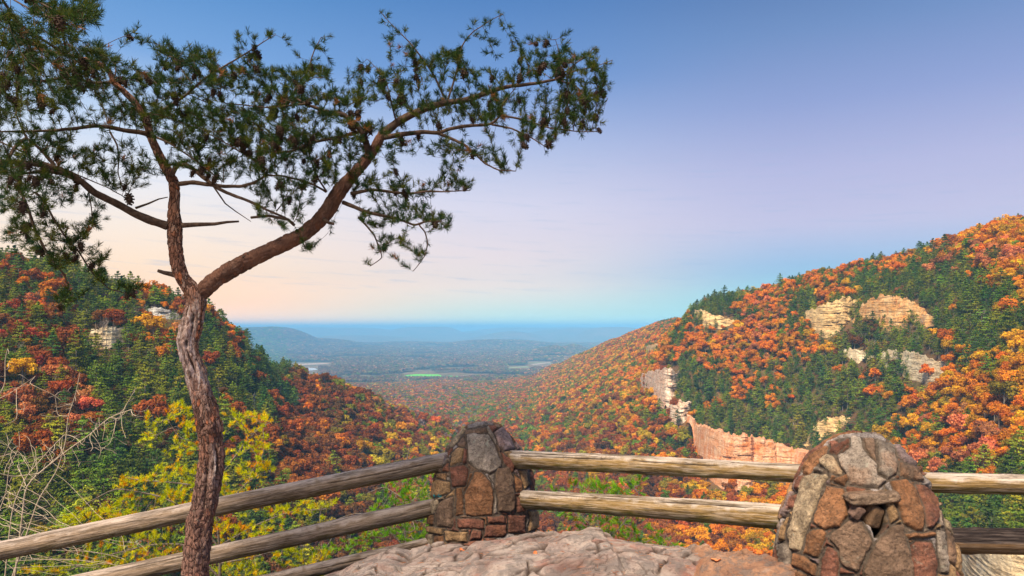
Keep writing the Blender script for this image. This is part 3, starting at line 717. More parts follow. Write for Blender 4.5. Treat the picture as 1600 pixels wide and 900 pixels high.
tag(obj('ground', mesh('ground', V, gridq(len(xs), len(rows))), mat_ground()), 'rocky ground of the overlook ledge', 'ground', kind='structure')

TOPE = [(380,930),(417,918),(469,899),(500,889),(538,876),(555,864),(580,856),(613,849),(644,855),(667,850),(700,848),(730,847),(745,839),(780,836),(814,832),(860,829),(875,825),(938,824.6),(943,831),(969,837),(1007,848),(1059,858),(1090,868),(1110,900)]
BOUL = [(1020,905),(1040,880),(1055,866),(1070,852),(1079,846),(1105,843.5),(1120,848),(1127,853),(1136,855),(1165,858),(1194,865),(1217,876),(1237,887),(1263,900),(1290,930)]
def rock_mat(name, orange):
    m = NT(name, 0.88, 0.2); w = m.coord('World'); ws = m.coord('World', (1, 1, 4))
    a = m.noise(w, 2.2, 6, 0.65, 0.5); b = m.noise(w, 9, 6, 0.7); c = m.noise(ws, 26, 6, 0.75)
    if orange: col = m.ramp(a, [(0.34, (0.30,0.16,0.11)), (0.5, (0.50,0.28,0.18)), (0.58, (0.52,0.41,0.36)), (0.72, (0.38,0.20,0.14))])
    else: col = m.ramp(a, [(0.34, (0.22,0.13,0.11)), (0.44, (0.37,0.27,0.24)), (0.56, (0.52,0.43,0.39)), (0.70, (0.36,0.20,0.16))])
    red = m.ramp(m.noise(w, 3.1, 4, 0.6), [(0.60, 0.0), (0.68, 1.0)])
    col = m.mix(m.math('MULTIPLY', red, 0.55), col, (0.40, 0.14, 0.10) if not orange else (0.42, 0.17, 0.09))
    gr = m.ramp(b, [(0.48, 0.0), (0.56, 1.0)])
    col = m.mix(m.math('MULTIPLY', gr, 0.62), col, (0.20, 0.18, 0.175))
    dk = m.ramp(c, [(0.30, 1.0), (0.45, 0.0)])
    col = m.mix(m.math('MULTIPLY', dk, 0.7), col, (0.075, 0.055, 0.05))
    cr = m.at('crack', out='Fac'); col = m.mix(cr, col, (0.085, 0.055, 0.045))
    m.color(col)
    h = m.math('ADD', m.math('MULTIPLY', c, 0.5), m.math('ADD', b, m.math('MULTIPLY', m.noise(w, 70, 4, 0.8), 0.5)))
    m.normal(m.bump(h, 1.0, 0.04)); return m.m
def slab(name, line, Db, px0, px1, seed, orange, label, cat, rise):
    nx = 620 if not orange else 420; nD = 300
    pxs = np.linspace(px0, px1, nx); ty = np.interp(pxs, [l[0] for l in line], [l[1] for l in line])
    Dbk = Db(pxs); zb = ZC - (ty-HZ)/F*Dbk
    s = np.concatenate([np.linspace(0, 1, nD)]); rows = []; cr = []
    X0 = (pxs-CX)/F*Dbk
    for t in s:                      # going towards the viewer
        y = Dbk - 1.9*t; z = zb + rise*t
        y = y + 0.0*X0
        wx = X0 + 0.12*fbm(X0*3, y*3, s=seed); wy = y + 0.12*fbm(X0*3, y*3, s=seed+1)
        f1, f2, idd = worley(wx*3.4, wy*5.5, seed)
        g1, g2, id2 = worley(wx*9.0+9, wy*19+5, seed+3)
        ez = fbm(X0*0.9, y*2.0, s=seed+4, o=3)
        ter = (ez*5.0 + 0.5*idd); fl = np.floor(ter); fr = ter-fl
        h = 0.017*(fl + sstep(0.86, 1.0, fr)) if not orange else 0.05*ez
        e1 = np.clip((f2-f1)/0.10, 0, 1); e2 = np.clip((g2-g1)/0.12, 0, 1)
        on = sstep(0.02, 0.2, fbm(X0*1.7+3, y*1.7, s=seed+8))
        cmk = sstep(-0.25, 0.1, fbm(X0*2.3+9, y*2.3, s=seed+11)); h = h + 0.026*cmk*np.sqrt(e1) + 0.009*idd*sstep(0,1,e1)*cmk + on*0.012*np.sqrt(e2) + 0.009*fbm(X0*7, y*14, s=seed+5, o=5)
        if orange:
            hh_ = fbm(X0*2.6, y*5+X0, s=seed+6, o=4)*6; h = h + 0.014*(np.floor(hh_)+sstep(0.6, 1, hh_-np.floor(hh_))) + 0.012*np.abs(fbm(X0*6, y*12, s=seed+7))
        z = z + h - (0.018 if orange else 0.040) - 0.06*np.exp(-t/0.012)*0
        z = z + (0.0 if not orange else -0.22*(1-sstep(0, 0.10, (pxs-px0)/(px1-px0))) - 0.3*(1-sstep(0, 0.08, (px1-pxs)/(px1-px0))))
        rows.append(np.stack([X0, y, z], -1)); cr.append(np.maximum((1-e1)**0.8*cmk, 0.8*on*(1-e2)**1.2))
    back = []
    for q in np.linspace(1, 0.06, 12):
        r = rows[0].copy(); r[:, 1] += 0.06*math.sin(q*3) + 0.10*q; r[:, 2] -= 0.75*q**1.4 - 0.02*fbm(r[:,0]*9, r[:,0]*0+q*7, s=5); back.append(r)
    V = np.array(back+rows); crk = np.concatenate([np.zeros((12, nx)), np.array(cr)])
    n = len(V); V = V.reshape(-1, 3)
    me = mesh(name, V, gridq(nx, n)[:, ::-1]); attr(me, 'crack', crk.ravel())
    o = obj(name, me, rock_mat(name+'_stone', orange)); tag(o, label, cat); return o, np.array(rows)
Dslab = lambda p: np.interp(p, [380, 480, 600, 860, 1000, 1110], [5.45, 5.4, 5.3, 5.2, 4.85, 4.5])
Dboul = lambda p: np.interp(p, [1020, 1080, 1200, 1290], [4.7, 4.5, 4.05, 3.8])
slab_o, slab_rows = slab('rock_slab', TOPE, Dslab, 380, 1110, 21, False, 'broad pinkish grey cracked sandstone slab in front of the left pillar', 'rock', 0.05)
boul_o, boul_rows = slab('boulder', BOUL, Dboul, 1020, 1290, 47, True, 'rounded orange weathered boulder between the slab and the right pillar', 'rock', 0.04)

# ---- pillars
def mat_masonry():
    m = NT('pillar_masonry', 0.85, 0.25); w = m.coord('World')
    sc_ = m.at('stone_color'); st = m.at('stone', out='Fac')
    a = m.noise(w, 9, 6, 0.65, 0.4); b = m.noise(w, 32, 6, 0.75); c = m.noise(w, 4.5, 4, 0.6)
    hs = m.n('ShaderNodeHueSaturation'); m.l(sc_, hs.inputs['Color']); m.l(m.ramp(a, [(0.3, 0.45), (0.5, 0.95), (0.7, 1.7)]), hs.inputs['Value'])
    col = m.mix(m.math('MULTIPLY', m.ramp(b, [(0.45, 0.0), (0.65, 1.0)]), 0.6), hs.outputs[0], (0.06, 0.042, 0.034))
    col = m.mix(m.math('MULTIPLY', m.ramp(c, [(0.56, 0.0), (0.66, 1.0)]), 0.35), col, (0.30, 0.125, 0.05))
    li = m.ramp(m.noise(w, 13, 5, 0.75, 1.0), [(0.60, 0.0), (0.66, 1.0)])
    col = m.mix(m.math('MULTIPLY', li, m.math('ADD', m.at('lichen', out='Fac'), 0.10)), col, (0.36, 0.38, 0.31))
    sp = m.ramp(m.voro(w, 60), [(0.05, 1.0), (0.12, 0.0)])
    col = m.mix(m.math('MULTIPLY', sp, 0.28), col, (0.5, 0.46, 0.40))
    mort = m.ramp(b, [(0.35, (0.05,0.037,0.03)), (0.65, (0.16,0.125,0.10))])
    m.color(m.mix(st, mort, col))
    d_ = m.noise(w, 75, 5, 0.8)
    col = m.mix(m.ramp(d_, [(0.36, 0.75), (0.48, 0.0)]), col, (0.045, 0.03, 0.025)); m.color(m.mix(st, mort, col))
    h = m.math('ADD', m.math('MULTIPLY', a, 0.8), m.math('ADD', m.math('MULTIPLY', b, 0.6), m.math('MULTIPLY', d_, 0.5)))
    m.normal(m.bump(h, 1.0, 0.030)); return m.m
M_mas = mat_masonry()
SC = {'gy': (0.30,0.25,0.21), 'gr': (0.23,0.15,0.105), 'tn': (0.40,0.25,0.13), 'br': (0.29,0.14,0.07), 'rb': (0.23,0.095,0.065), 'rd': (0.27,0.115,0.08), 'pg': (0.42,0.37,0.36), 'vi': (0.30,0.22,0.22), 'lt': (0.44,0.34,0.23)}
ST2 = [('gy',.35,[(487,95),(548,92),(560,165),(640,260),(640,310),(700,345),(645,385),(480,370),(470,330),(405,205),(490,160)]),
('gr',0,[(556,92),(622,100),(632,235),(570,160)]),('gy',.7,[(630,102),(735,130),(750,210),(755,300),(700,335),(645,290),(648,230)]),
('lt',0,[(300,220),(350,185),(380,200),(440,285),(430,315),(370,300),(305,255)]),('rb',0,[(360,185),(380,150),(475,95),(480,120),(400,195)]),
('br',0,[(335,120),(352,150),(345,180),(245,305),(195,310),(205,280),(250,180)]),('rd',0,[(360,115),(400,110),(420,120),(370,155)]),
('pg',.3,[(335,108),(390,72),(470,58),(600,52),(690,72),(710,98),(690,108),(560,88),(470,88),(370,110)]),
('vi',.2,[(715,108),(745,128),(862,240),(868,264),(780,225),(745,170)]),('gr',.2,[(765,240),(860,268),(895,310),(908,348),(830,335),(775,310)]),
('br',0,[(715,345),(790,330),(850,380),(905,530),(905,630),(860,640),(790,590),(765,520),(735,460),(735,400)]),
('rd',.15,[(855,360),(930,380),(985,450),(1000,560),(960,620),(930,615),(910,500)]),
('lt',.8,[(220,310),(340,300),(355,320),(330,370),(270,520),(225,650),(190,760),(130,740),(115,680),(160,500),(180,400)]),
('br',.1,[(350,375),(450,390),(465,500),(470,545),(420,610),(330,630),(270,590),(275,540)]),
('br',0,[(265,625),(320,622),(342,650),(300,790),(205,765),(230,660)]),
('gr',.15,[(370,650),(480,570),(540,570),(615,700),(525,880),(425,840),(418,750),(360,690)]),
('rb',0,[(352,725),(412,762),(418,840),(410,925),(308,925),(315,800)]),
('gr',.1,[(790,592),(797,640),(850,850),(850,925),(570,925),(560,870),(628,710),(720,612)]),
('rd',.2,[(830,715),(870,695),(950,700),(985,800),(990,925),(858,925)]),('br',0,[(800,655),(970,640),(975,665),(820,685)]),
('gy',.2,[(985,630),(1030,640),(1045,750),(1045,880),(1010,880),(990,760)]),('gy',.1,[(70,720),(110,705),(140,750),(140,850),(70,830)]),
('br',0,[(150,765),(190,770),(290,830),(285,900),(220,880),(140,830)]),('tn',0,[(682,458),(733,462),(768,560),(715,598),(695,520)]),
('tn',.2,[(125,540),(100,690),(70,700),(78,620)]),('rd',0,[(150,395),(185,310),(240,315),(200,400)]),('rd',0,[(118,450),(182,415),(152,500),(120,512)]),
('gy',.2,[(1000,500),(1020,540),(1025,620),(1003,610)]),('br',0,[(470,300),(400,330),(385,350),(455,375),(470,340)]),('tn',0,[(700,870),(850,870),(840,1100),(690,1100)]),('gr',0,[(430,900),(560,900),(560,1080),(430,1080)])]
ST1 = [('gy',.5,[(350,155),(400,150),(480,160),(515,220),(560,330),(555,350),(490,390),(430,370),(360,320),(362,240)]),
('gr',0,[(335,125),(470,112),(475,145),(335,150)]),('pg',.1,[(350,102),(400,78),(500,72),(548,95),(420,105),(355,115)]),
('lt',.2,[(330,112),(345,122),(270,230),(210,262),(255,180)]),('vi',.4,[(515,145),(560,110),(590,130),(640,240),(580,255),(540,220)]),
('vi',.1,[(595,130),(640,165),(705,250),(655,245)]),('tn',.1,[(255,345),(255,270),(300,235),(338,240),(320,320)]),('gr',0,[(290,215),(330,165),(350,210),(340,232),(300,228)]),
('rb',0,[(250,352),(330,340),(362,365),(340,465),(260,475)]),('br',.1,[(395,378),(440,385),(500,450),(515,500),(505,640),(400,655),(345,640),(340,520)]),
('gr',.1,[(530,360),(600,350),(630,420),(640,600),(620,630),(545,625),(525,470)]),('rb',0,[(555,260),(620,300),(637,360),(620,385),(575,330)]),
('tn',0,[(120,470),(170,430),(245,440),(250,500),(190,530),(125,540)]),('tn',0,[(165,395),(230,390),(225,430),(170,425)]),
('gr',.1,[(155,640),(200,560),(265,530),(265,700),(255,725),(170,710)]),('br',0,[(285,480),(325,475),(332,640),(280,655)]),
('rb',0,[(290,665),(455,670),(455,730),(290,720)]),('rd',0,[(475,650),(580,650),(580,690),(480,690)]),('rd',.1,[(600,645),(700,640),(712,755),(605,755)]),
('rb',0,[(465,705),(585,700),(592,750),(575,775),(450,780)]),('tn',0,[(220,740),(355,750),(350,812),(225,808)]),('rd',0,[(385,730),(440,740),(435,792),(365,802)]),
('rd',0,[(650,530),(690,545),(697,620),(650,628)]),('br',0,[(635,390),(690,440),(690,500),(650,505)]),('tn',.1,[(665,370),(715,370),(730,450),(700,490)]),
('tn',.1,[(725,620),(785,620),(782,720),(725,745)]),('rd',.1,[(735,370),(770,400),(777,490),(745,495)]),('br',0,[(110,640),(150,650),(150,700),(110,700)]),
('tn',0,[(105,705),(205,725),(205,765),(110,750)]),('br',0,[(155,772),(210,770),(210,818),(155,818)]),('gy',0,[(485,405),(520,385),(522,455)]),
('rb',0,[(342,240),(358,250),(345,332),(325,335)]),('rb',0,[(200,380),(245,320),(247,378)])]
def pillar(name, cxp, D, prof, stones, scl, ox, oy, label, hole=None):
    prof = np.array(prof, float); X0 = (cxp-CX)/F*D
    zs_ = ZC-(prof[:,0]-HZ)/F*D-0.026; rs_ = np.maximum(prof[:,1]/F*D*0.995-0.020, 0.002)
    nf, nbk = 460, 130
    th = np.concatenate([np.linspace(-1.75, 1.75, nf, endpoint=False), np.linspace(1.75, 2*np.pi-1.75, nbk, endpoint=False)]) # 0 faces the viewer
    nth = len(th)
    arc = np.concatenate([[0], np.cumsum(np.hypot(np.diff(zs_), np.diff(rs_)))]); q = np.linspace(0, arc[-1], 420)
    zz = np.interp(q, arc, zs_); rr = np.interp(q, arc, rs_)
    TH, Z_ = np.meshgrid(th, zz); R0 = np.repeat(rr[:, None], nth, 1)
    R1 = R0*(1+0.02*fbm(np.cos(TH)*2, np.sin(TH)*2, Z_*2, s=3))
    dirx, diry = np.sin(TH), -np.cos(TH)
    B = np.stack([X0+dirx*R1, D+diry*R1, Z_], -1)
    ppx, ppy = project(B); front = (np.abs(TH) < 1.7)
    wx = ppx + 2.2*fbm(ppx/14, ppy/14, s=5); wy = ppy + 2.2*fbm(ppx/14, ppy/14, s=6)
    best = np.full(TH.shape, -1e9); col = np.zeros(TH.shape+(3,)); lich = np.zeros(TH.shape); sid = np.zeros(TH.shape)
    for k, (c, li, pg) in enumerate(stones):
        P_ = [(ox+a/scl, oy+b/scl) for a, b in pg]
        d = np.where(front, sdf(wx, wy, P_), -1e9); up = d > best
        rk = random.Random(k*7+int(cxp)); cc = np.array(SC[c])*rk.uniform(0.85, 1.2)
        col[up] = cc; lich[up] = li; sid[up] = k; best = np.where(up, d, best)
    pxm = D/F
    f1, f2, idv = worley(TH*R0.max()/0.16+40+0.25*fbm(TH*4, Z_*6, s=9), Z_/0.15+0.2*fbm(TH*4, Z_*6, s=10), int(cxp))
    dv = (f2-f1)*0.07
    dv = np.minimum(dv, np.where(front, -best*pxm-0.006, 1)) - 0.003
    keys = list(SC); vcol = np.array([SC[k] for k in keys])[(idv*len(keys)*0.999).astype(int)]
    dm = np.maximum(best*pxm, dv); isv = dv > best*pxm
    col = np.where(isv[..., None], vcol, col); sid = np.where(isv, 100+np.floor(idv*300), sid); lich = np.where(isv, 0.1, lich)
    st = sstep(0.0, 0.004, dm)
    prof_h = 0.021*(1-np.exp(-np.clip(dm-0.001, 0, 1)/0.0055))
    a1 = _h(sid.astype(np.int64), sid.astype(np.int64)*0, sid.astype(np.int64)*0, 77)-0.5; a2 = _h(sid.astype(np.int64), sid.astype(np.int64)*0+1, sid.astype(np.int64)*0, 77)-0.5
    fac = 0.014*a1 + (0.16*a2*np.sin(ppx/19+sid) + 0.12*a1*np.cos(ppy/23+sid))*0.06
    xm, ym = ppx*pxm, ppy*pxm
    rough = -0.011*np.abs(fbm(xm*5.5+sid, ym*5.5, sid*1.7, s=17, o=2)) + 0.006+0.0045*fbm(xm*70, ym*70, sid, s=15, o=3) + 0.010*fbm(xm*14, ym*14, sid*3.1, s=12, o=5) - 0.008*np.abs(fbm(xm*9, ym*20, sid, s=13, o=3))
    hgt = st*(prof_h + fac + rough) + (1-st)*0.006*fbm(xm*40, ym*40, s=14)
    if hole:
        dh = np.where(front, sdf(wx, wy, [(ox+a/scl, oy+b/scl) for a, b in hole])*pxm, -1)
        k = sstep(0.0, 0.012, dh); hgt = hgt*(1-k) - k*0.32*sstep(0, 0.03, dh); st = st*(1-k); 
    nrm_r = np.gradient(zz)/(np.hypot(np.gradient(zz), np.gradient(rr))+1e-9); nrm_z = np.gradient(rr)/(np.hypot(np.gradient(zz), np.gradient(rr))+1e-9)
    nr_ = np.abs(nrm_r)[:, None]; nz_ = np.abs(nrm_z)[:, None]*(zz > zz.mean())[:, None]
    V = B + np.stack([dirx*hgt*nr_, diry*hgt*nr_, hgt*nz_], -1)
    base = np.array([X0, D, float(zs_.min())])
    me = mesh('stonework', (V.reshape(-1, 3)-base), gridq(nth, len(zz), True)[:, ::-1])
    attr(me, 'stone_color', col.reshape(-1, 3), 'FLOAT_COLOR'); attr(me, 'stone', st.ravel()); attr(me, 'lichen', lich.ravel())
    r = empty(name, base, label, 'pillar', 'stone pillars of the overlook fence')
    obj('stonework', me, M_mas, r)
    def surf(px_, py_):
        i = np.argmin(np.where(front, (ppx-px_)**2+(ppy-py_)**2, 1e9)); return V.reshape(-1, 3)[i]
    return r, base, surf
PR2 = [(673.5,2),(675,22),(678,36),(684,45),(690,53),(700,64),(713,78),(740,94),(770,108),(800,119),(834,127),(873,132),(930,136),(1010,140),(1120,144)]
PR1 = [(658.5,2),(659.5,16),(662,27),(668,34),(680,45),(704,63),(720,71),(737,78),(780,84.5),(815,88),(850,89),(950,92),(1010,94)]
p1, b1, surf1 = pillar('stone_pillar', 755, 6.0, PR1, ST1, 3.914, 640, 640, 'rounded rubble stone pillar behind the cracked slab with teal scrawl on its left side')
p2, b2, surf2 = pillar('stone_pillar', 1347, 3.95, PR2, ST2, 3.75, 1200, 660, 'larger rubble stone pillar with a dark hole under a small ledge stone', hole=[(520,488),(600,478),(690,465),(697,560),(702,620),(650,680),(622,690),(600,620),(560,585),(495,560),(500,500)])
def rough_block(sx_, sy_, sz_, seed, n=22, pw=6):
    """squared stone with worn corners"""
    u = np.linspace(-np.pi, np.pi, 2*n, endpoint=False); v = np.linspace(-np.pi/2, np.pi/2, n)
    U, W = np.meshgrid(u, v); d = np.stack([np.cos(W)*np.cos(U), np.cos(W)*np.sin(U), np.sin(W)], -1)
    k = (np.abs(d)**pw).sum(-1)**(-1/pw); p = d*k[..., None]
    p = p*(1+0.10*fbm(p[...,0]*1.5+seed, p[...,1]*1.5, p[...,2]*1.5, s=seed)[..., None]+0.03*fbm(p[...,0]*5, p[...,1]*5, p[...,2]*5+seed, s=seed)[..., None])
    return (p*np.array([sx_, sy_, sz_])*0.5).reshape(-1, 3), gridq(2*n, n, True)
def block_part(name, parent, base, at_, dims, rot, seed, colr):
    V, Q = rough_block(*dims, seed); V = V @ np.array(Matrix.Rotation(rot[2], 3, 'Z') @ Matrix.Rotation(rot[1], 3, 'Y') @ Matrix.Rotation(rot[0], 3, 'X')).T
    me = mesh(name, V, Q); attr(me, 'stone_color', np.tile(np.array(colr), (len(V), 1)), 'FLOAT_COLOR'); attr(me, 'stone', np.ones(len(V))); attr(me, 'lichen', np.full(len(V), .1))
    o = obj(name, me, M_mas, parent, loc=np.array(at_)-base); return o
s = surf2(1200+600/3.75, 660+432/3.75); block_part('ledge_stone', p2, b2, s+[0, -0.015, 0], (0.262, 0.13, 0.055), (0, -0.09, 0.0), 3, (0.30,0.21,0.15))
s = np.array(P(1200+610/3.75, 660+545/3.75, 3.62)); block_part('loose_stone', p2, b2, s, (0.075, 0.08, 0.115), (0.2, 0.25, 0.3), 5, (0.28,0.17,0.10))
s = np.array(P(1200+518/3.75, 660+522/3.75, 3.60)); block_part('loose_stone', p2, b2, s, (0.05, 0.06, 0.07), (0.3, 0.5, 0.2), 8, (0.24,0.15,0.12))
if False: block_part('loose_stone', p2, b2, s, (0.06, 0.06, 0.05), (0.3, 0.1, 0.5), 9, (0.22,0.15,0.10))
# teal scrawl on the left pillar
mt = NT('teal_paint', 0.6, 0.3); mt.color((0.02, 0.30, 0.36))
strokes = GRAFFITI
parts = []
for stv in strokes:
    pts = []
    for a, b in stv:
        p = surf1(a, b); pts.append(p + np.array([0, -0.004, 0]))
    pts = np.array(pts); 
    if len(pts) > 2: pts[1:-1] = 0.25*pts[:-2]+0.5*pts[1:-1]+0.25*pts[2:]
    parts.append(tube(pts, np.full(len(pts), 0.0042), 6))
Vv, Ff = join(parts); obj('painted_scrawl', mesh('painted_scrawl', Vv-b1, Ff), mt.m, p1)

# ---- log rails
def mat_log(name, top, mid, low, char=False, low_amt=1.0):
    m = NT(name, 0.8, 0.2); g = m.coord('Object', (1.0, 9, 9)); g2 = m.coord('Object', (2.5, 40, 40)); w = m.coord('Object')
    a = m.noise(g, 2.0, 6, 0.65, 0.6); b = m.noise(g2, 2.0, 5, 0.7, 0.3); bl = m.noise(w, 5, 5, 0.6, 0.8)
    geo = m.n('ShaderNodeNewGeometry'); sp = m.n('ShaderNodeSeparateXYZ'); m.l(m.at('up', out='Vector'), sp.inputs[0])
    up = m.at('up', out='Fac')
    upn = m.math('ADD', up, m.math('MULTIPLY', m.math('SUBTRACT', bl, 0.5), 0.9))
    c = m.ramp(upn, [(0.22, low), (0.50, mid), (0.74, mid), (0.92, top)])  # pale skylit tops and shaded undersides put into the colour, with greenish algae below
    c = m.mix(m.ramp(a, [(0.40, 0.85), (0.55, 0.0)]), c, tuple(v*0.30 for v in mid)); c = m.mix(m.ramp(m.noise(g2, 4.0, 4, 0.8, 0.5), [(0.38, 0.8), (0.46, 0.0)]), c, (0.05, 0.033, 0.02))
    c = m.mix(m.math('MULTIPLY', m.ramp(b, [(0.45, 0.0), (0.7, 1.0)]), 0.4), c, tuple(min(1, v*1.5) for v in top))
    c = m.mix(m.at('crack', out='Fac'), c, (0.035, 0.022, 0.015))
    if char: c = m.mix(m.at('char', out='Fac'), c, m.ramp(b, [(0.45, (0.012, 0.008, 0.009)), (0.7, (0.09, 0.07, 0.065))]))
    m.color(c); h = m.math('ADD', a, m.math('MULTIPLY', b, 0.5)); m.normal(m.bump(h, 1.0, 0.012)); return m.m
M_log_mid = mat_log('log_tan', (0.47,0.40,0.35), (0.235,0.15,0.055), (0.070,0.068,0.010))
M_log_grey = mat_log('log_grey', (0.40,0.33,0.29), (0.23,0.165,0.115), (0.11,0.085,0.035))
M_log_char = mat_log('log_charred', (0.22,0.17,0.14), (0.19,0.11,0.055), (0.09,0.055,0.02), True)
def log(parent, base, A, B, ra, rb, mat, seed, char=False, sag=0.0, cr=(0.9, 2.6)):
    A, B = np.array(A), np.array(B); Ln = np.linalg.norm(B-A); nx, nk = 420, 90
    xs = np.linspace(0, Ln, nx); th = np.linspace(0, 2*np.pi, nk, endpoint=False)
    T, X_ = np.meshgrid(th, xs); r = ra+(rb-ra)*X_/Ln
    r = r*(1+0.05*fbm(X_*1.3+seed, X_*0, s=seed) + 0.035*fbm(np.cos(T)*1.5, np.sin(T)*1.5, X_*1.6+seed, s=seed+1))
    # knots
    rk = random.Random(seed)
    for _ in range(6):
        kx, kt = rk.uniform(.2, Ln-.2), rk.uniform(0, 6.28); d2 = ((X_-kx)/0.035)**2+(np.angle(np.exp(1j*(T-kt)))*r/0.03)**2; r = r + 0.006*np.exp(-d2)
    # long drying cracks follow the grain
    ck = np.zeros_like(r)
    for q in range(9):
        t0 = rk.uniform(0.2, 2.9) if q < 6 else rk.uniform(0, 6.28); x0 = rk.uniform(-.3, Ln*0.8); x1 = x0+rk.uniform(*cr)*0.5; w_ = rk.uniform(0.003, 0.007)
        tt = t0+0.10*fbm(X_*2+q*5, X_*0, s=seed+q)
        env = sstep(x0, x0+.15, X_)*(1-sstep(x1-.15, x1, X_))
        ck = np.maximum(ck, env*np.exp(-(np.angle(np.exp(1j*(T-tt)))*r/w_)**2))
    kn = np.zeros_like(r)
    for _ in range(7):
        kx, kt = rk.uniform(.2, Ln-.2), rk.uniform(0.2, 2.9); d2 = ((X_-kx)/0.022)**2+(np.angle(np.exp(1j*(T-kt)))*r/0.015)**2; kn = np.maximum(kn, np.exp(-(np.sqrt(d2)-1)**2*5)*0.7+0.6*np.exp(-d2*4))
    r = r+0.004*kn
    ckk = np.maximum(ck, kn*0.8)
    gr = fbm(X_*2.0, np.cos(T)*16, np.sin(T)*16, s=seed+3, o=3)
    r = r - 0.010*ck + 0.0022*gr
    chv = np.zeros_like(r)
    if char: # burnt upper half, split deep
        u_ = np.sin(T)+0.25*fbm(X_*3, T*0, s=seed+5); chv = sstep(0.02, 0.10, u_); r = r - chv*(0.012+0.014*np.abs(fbm(X_*2.2, np.cos(T)*9, np.sin(T)*9, s=seed+6)))
    V = np.stack([X_, r*np.cos(T), r*np.sin(T) + sag*4*(X_/Ln)*(X_/Ln-1)], -1)
    ends = [V[0].mean(0), V[-1].mean(0)]
    Vf = np.concatenate([V.reshape(-1, 3), ends]); n = nx*nk; k = np.arange(nk); k2 = (k+1) % nk
    e0 = np.stack([np.full(nk, n), k2, k], -1); e1 = np.stack([np.full(nk, n+1), (nx-1)*nk+k, (nx-1)*nk+k2], -1)
    me = mesh('rail', Vf, [gridq(nk, nx, True), e0, e1])
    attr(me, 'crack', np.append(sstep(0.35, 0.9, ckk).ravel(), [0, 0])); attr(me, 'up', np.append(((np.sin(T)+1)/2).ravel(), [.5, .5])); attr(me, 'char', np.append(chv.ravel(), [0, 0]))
    o = obj('rail', me, mat, parent); dx = (B-A)/Ln
    side = np.cross([0, 0, 1.0], dx); side /= np.linalg.norm(side); up = np.cross(dx, side)
    o.matrix_local = Matrix(((dx[0], side[0], up[0], A[0]-base[0]), (dx[1], side[1], up[1], A[1]-base[1]), (dx[2], side[2], up[2], A[2]-base[2]), (0, 0, 0, 1)))
    return o
def bay(label, base):
    return empty('log_fence', base, label, 'fence', 'log rail fences of the overlook')
def rl(f, base, a, b, da, db, mat, seed, **k):
    """rail through two photo points with apparent thicknesses in pixels"""
    (pa, ya, Da), (pb, yb, Db) = a, b
    A, B = P(pa, ya, Da), P(pb, yb, Db)
    return log(f, base, A, B, da/F*Da/2, db/F*Db/2, mat, seed, **k)
base = np.array(P(300, 960, 5.4)); f = bay('grey weathered log rails left of the left pillar, behind the pine trunk', base)
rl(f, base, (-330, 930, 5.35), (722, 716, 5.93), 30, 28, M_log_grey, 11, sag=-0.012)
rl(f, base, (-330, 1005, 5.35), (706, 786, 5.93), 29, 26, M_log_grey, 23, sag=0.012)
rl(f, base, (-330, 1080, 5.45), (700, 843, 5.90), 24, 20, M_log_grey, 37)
base = np.array(P(1000, 960, 5.2)); f = bay('tan log rails with green algae between the two pillars', base)
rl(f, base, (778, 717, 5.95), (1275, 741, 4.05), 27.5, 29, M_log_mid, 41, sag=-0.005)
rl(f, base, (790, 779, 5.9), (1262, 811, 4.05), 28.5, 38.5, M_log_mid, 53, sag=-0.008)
base = np.array(P(1600, 960, 3.9)); f = bay('split log rails right of the right pillar, the lower one charred black on top', base)
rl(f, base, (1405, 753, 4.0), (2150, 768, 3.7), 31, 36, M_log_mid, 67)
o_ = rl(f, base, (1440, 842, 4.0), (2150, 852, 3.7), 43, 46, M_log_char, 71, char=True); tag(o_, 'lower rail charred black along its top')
# needles and leaves fallen on the slab
nd, lf = [], []
allr = slab_rows.reshape(-1, 3)
for k in range(420):
    p = allr[rng.integers(0, len(allr))] + np.array([0, 0, 0.004]); a = rng.uniform(0, 6.28); q = np.array([math.cos(a), math.sin(a), rng.normal()*0.05])*0.022
    nd.append(tube([p-q, p+q*0.1+[0, 0, .001], p+q], [0.0009, 0.0011, 0.0006], 3))
Vv, Ff = join(nd); mn = mat_simple('dry_needles', (0.45,0.10,0.03), (0.5,0.22,0.05), 30, 0.7)
tag(obj('fallen_needles', mesh('fallen_needles', Vv, Ff), mn), 'reddish dry pine needles strewn over the cracked slab', 'needles', kind='stuff')
ml = mat_simple('dry_leaf', (0.5,0.13,0.04), (0.55,0.25,0.12), 20, 0.6)
for (lx, ly), lab in (((1118, 878), 'curled red brown leaf lying on the orange boulder'), ((722, 862), 'small dry orange leaf on the slab below the left pillar'), ((836, 868), 'dry russet leaf on the middle of the slab')):
    rr_ = (boul_rows if lx > 1060 else slab_rows); fl_ = rr_.reshape(-1, 3); ax, ay = project(fl_); p = fl_[np.argmin((ax-lx)**2+(ay-ly)**2)]
    u = np.linspace(-1, 1, 9); v = np.linspace(-1, 1, 7); U, W = np.meshgrid(u, v)
    V = np.stack([U*0.03, W*0.016*(1-U**2*0.8)*(1+0.25*np.cos(U*9)), 0.008*U**2+0.007*W**2+0.003*np.sin(U*5)+0.006], -1).reshape(-1, 3)
    Q = gridq(9, 7); V2 = V-[0, 0, .0012]; o = obj('fallen_leaf', mesh('fallen_leaf', np.concatenate([V, V2]), np.concatenate([Q, Q[:, ::-1]+63])), ml, loc=p)
    o.rotation_euler = (0, 0, rng.uniform(0, 6)); tag(o, lab, 'leaf', 'fallen leaves')

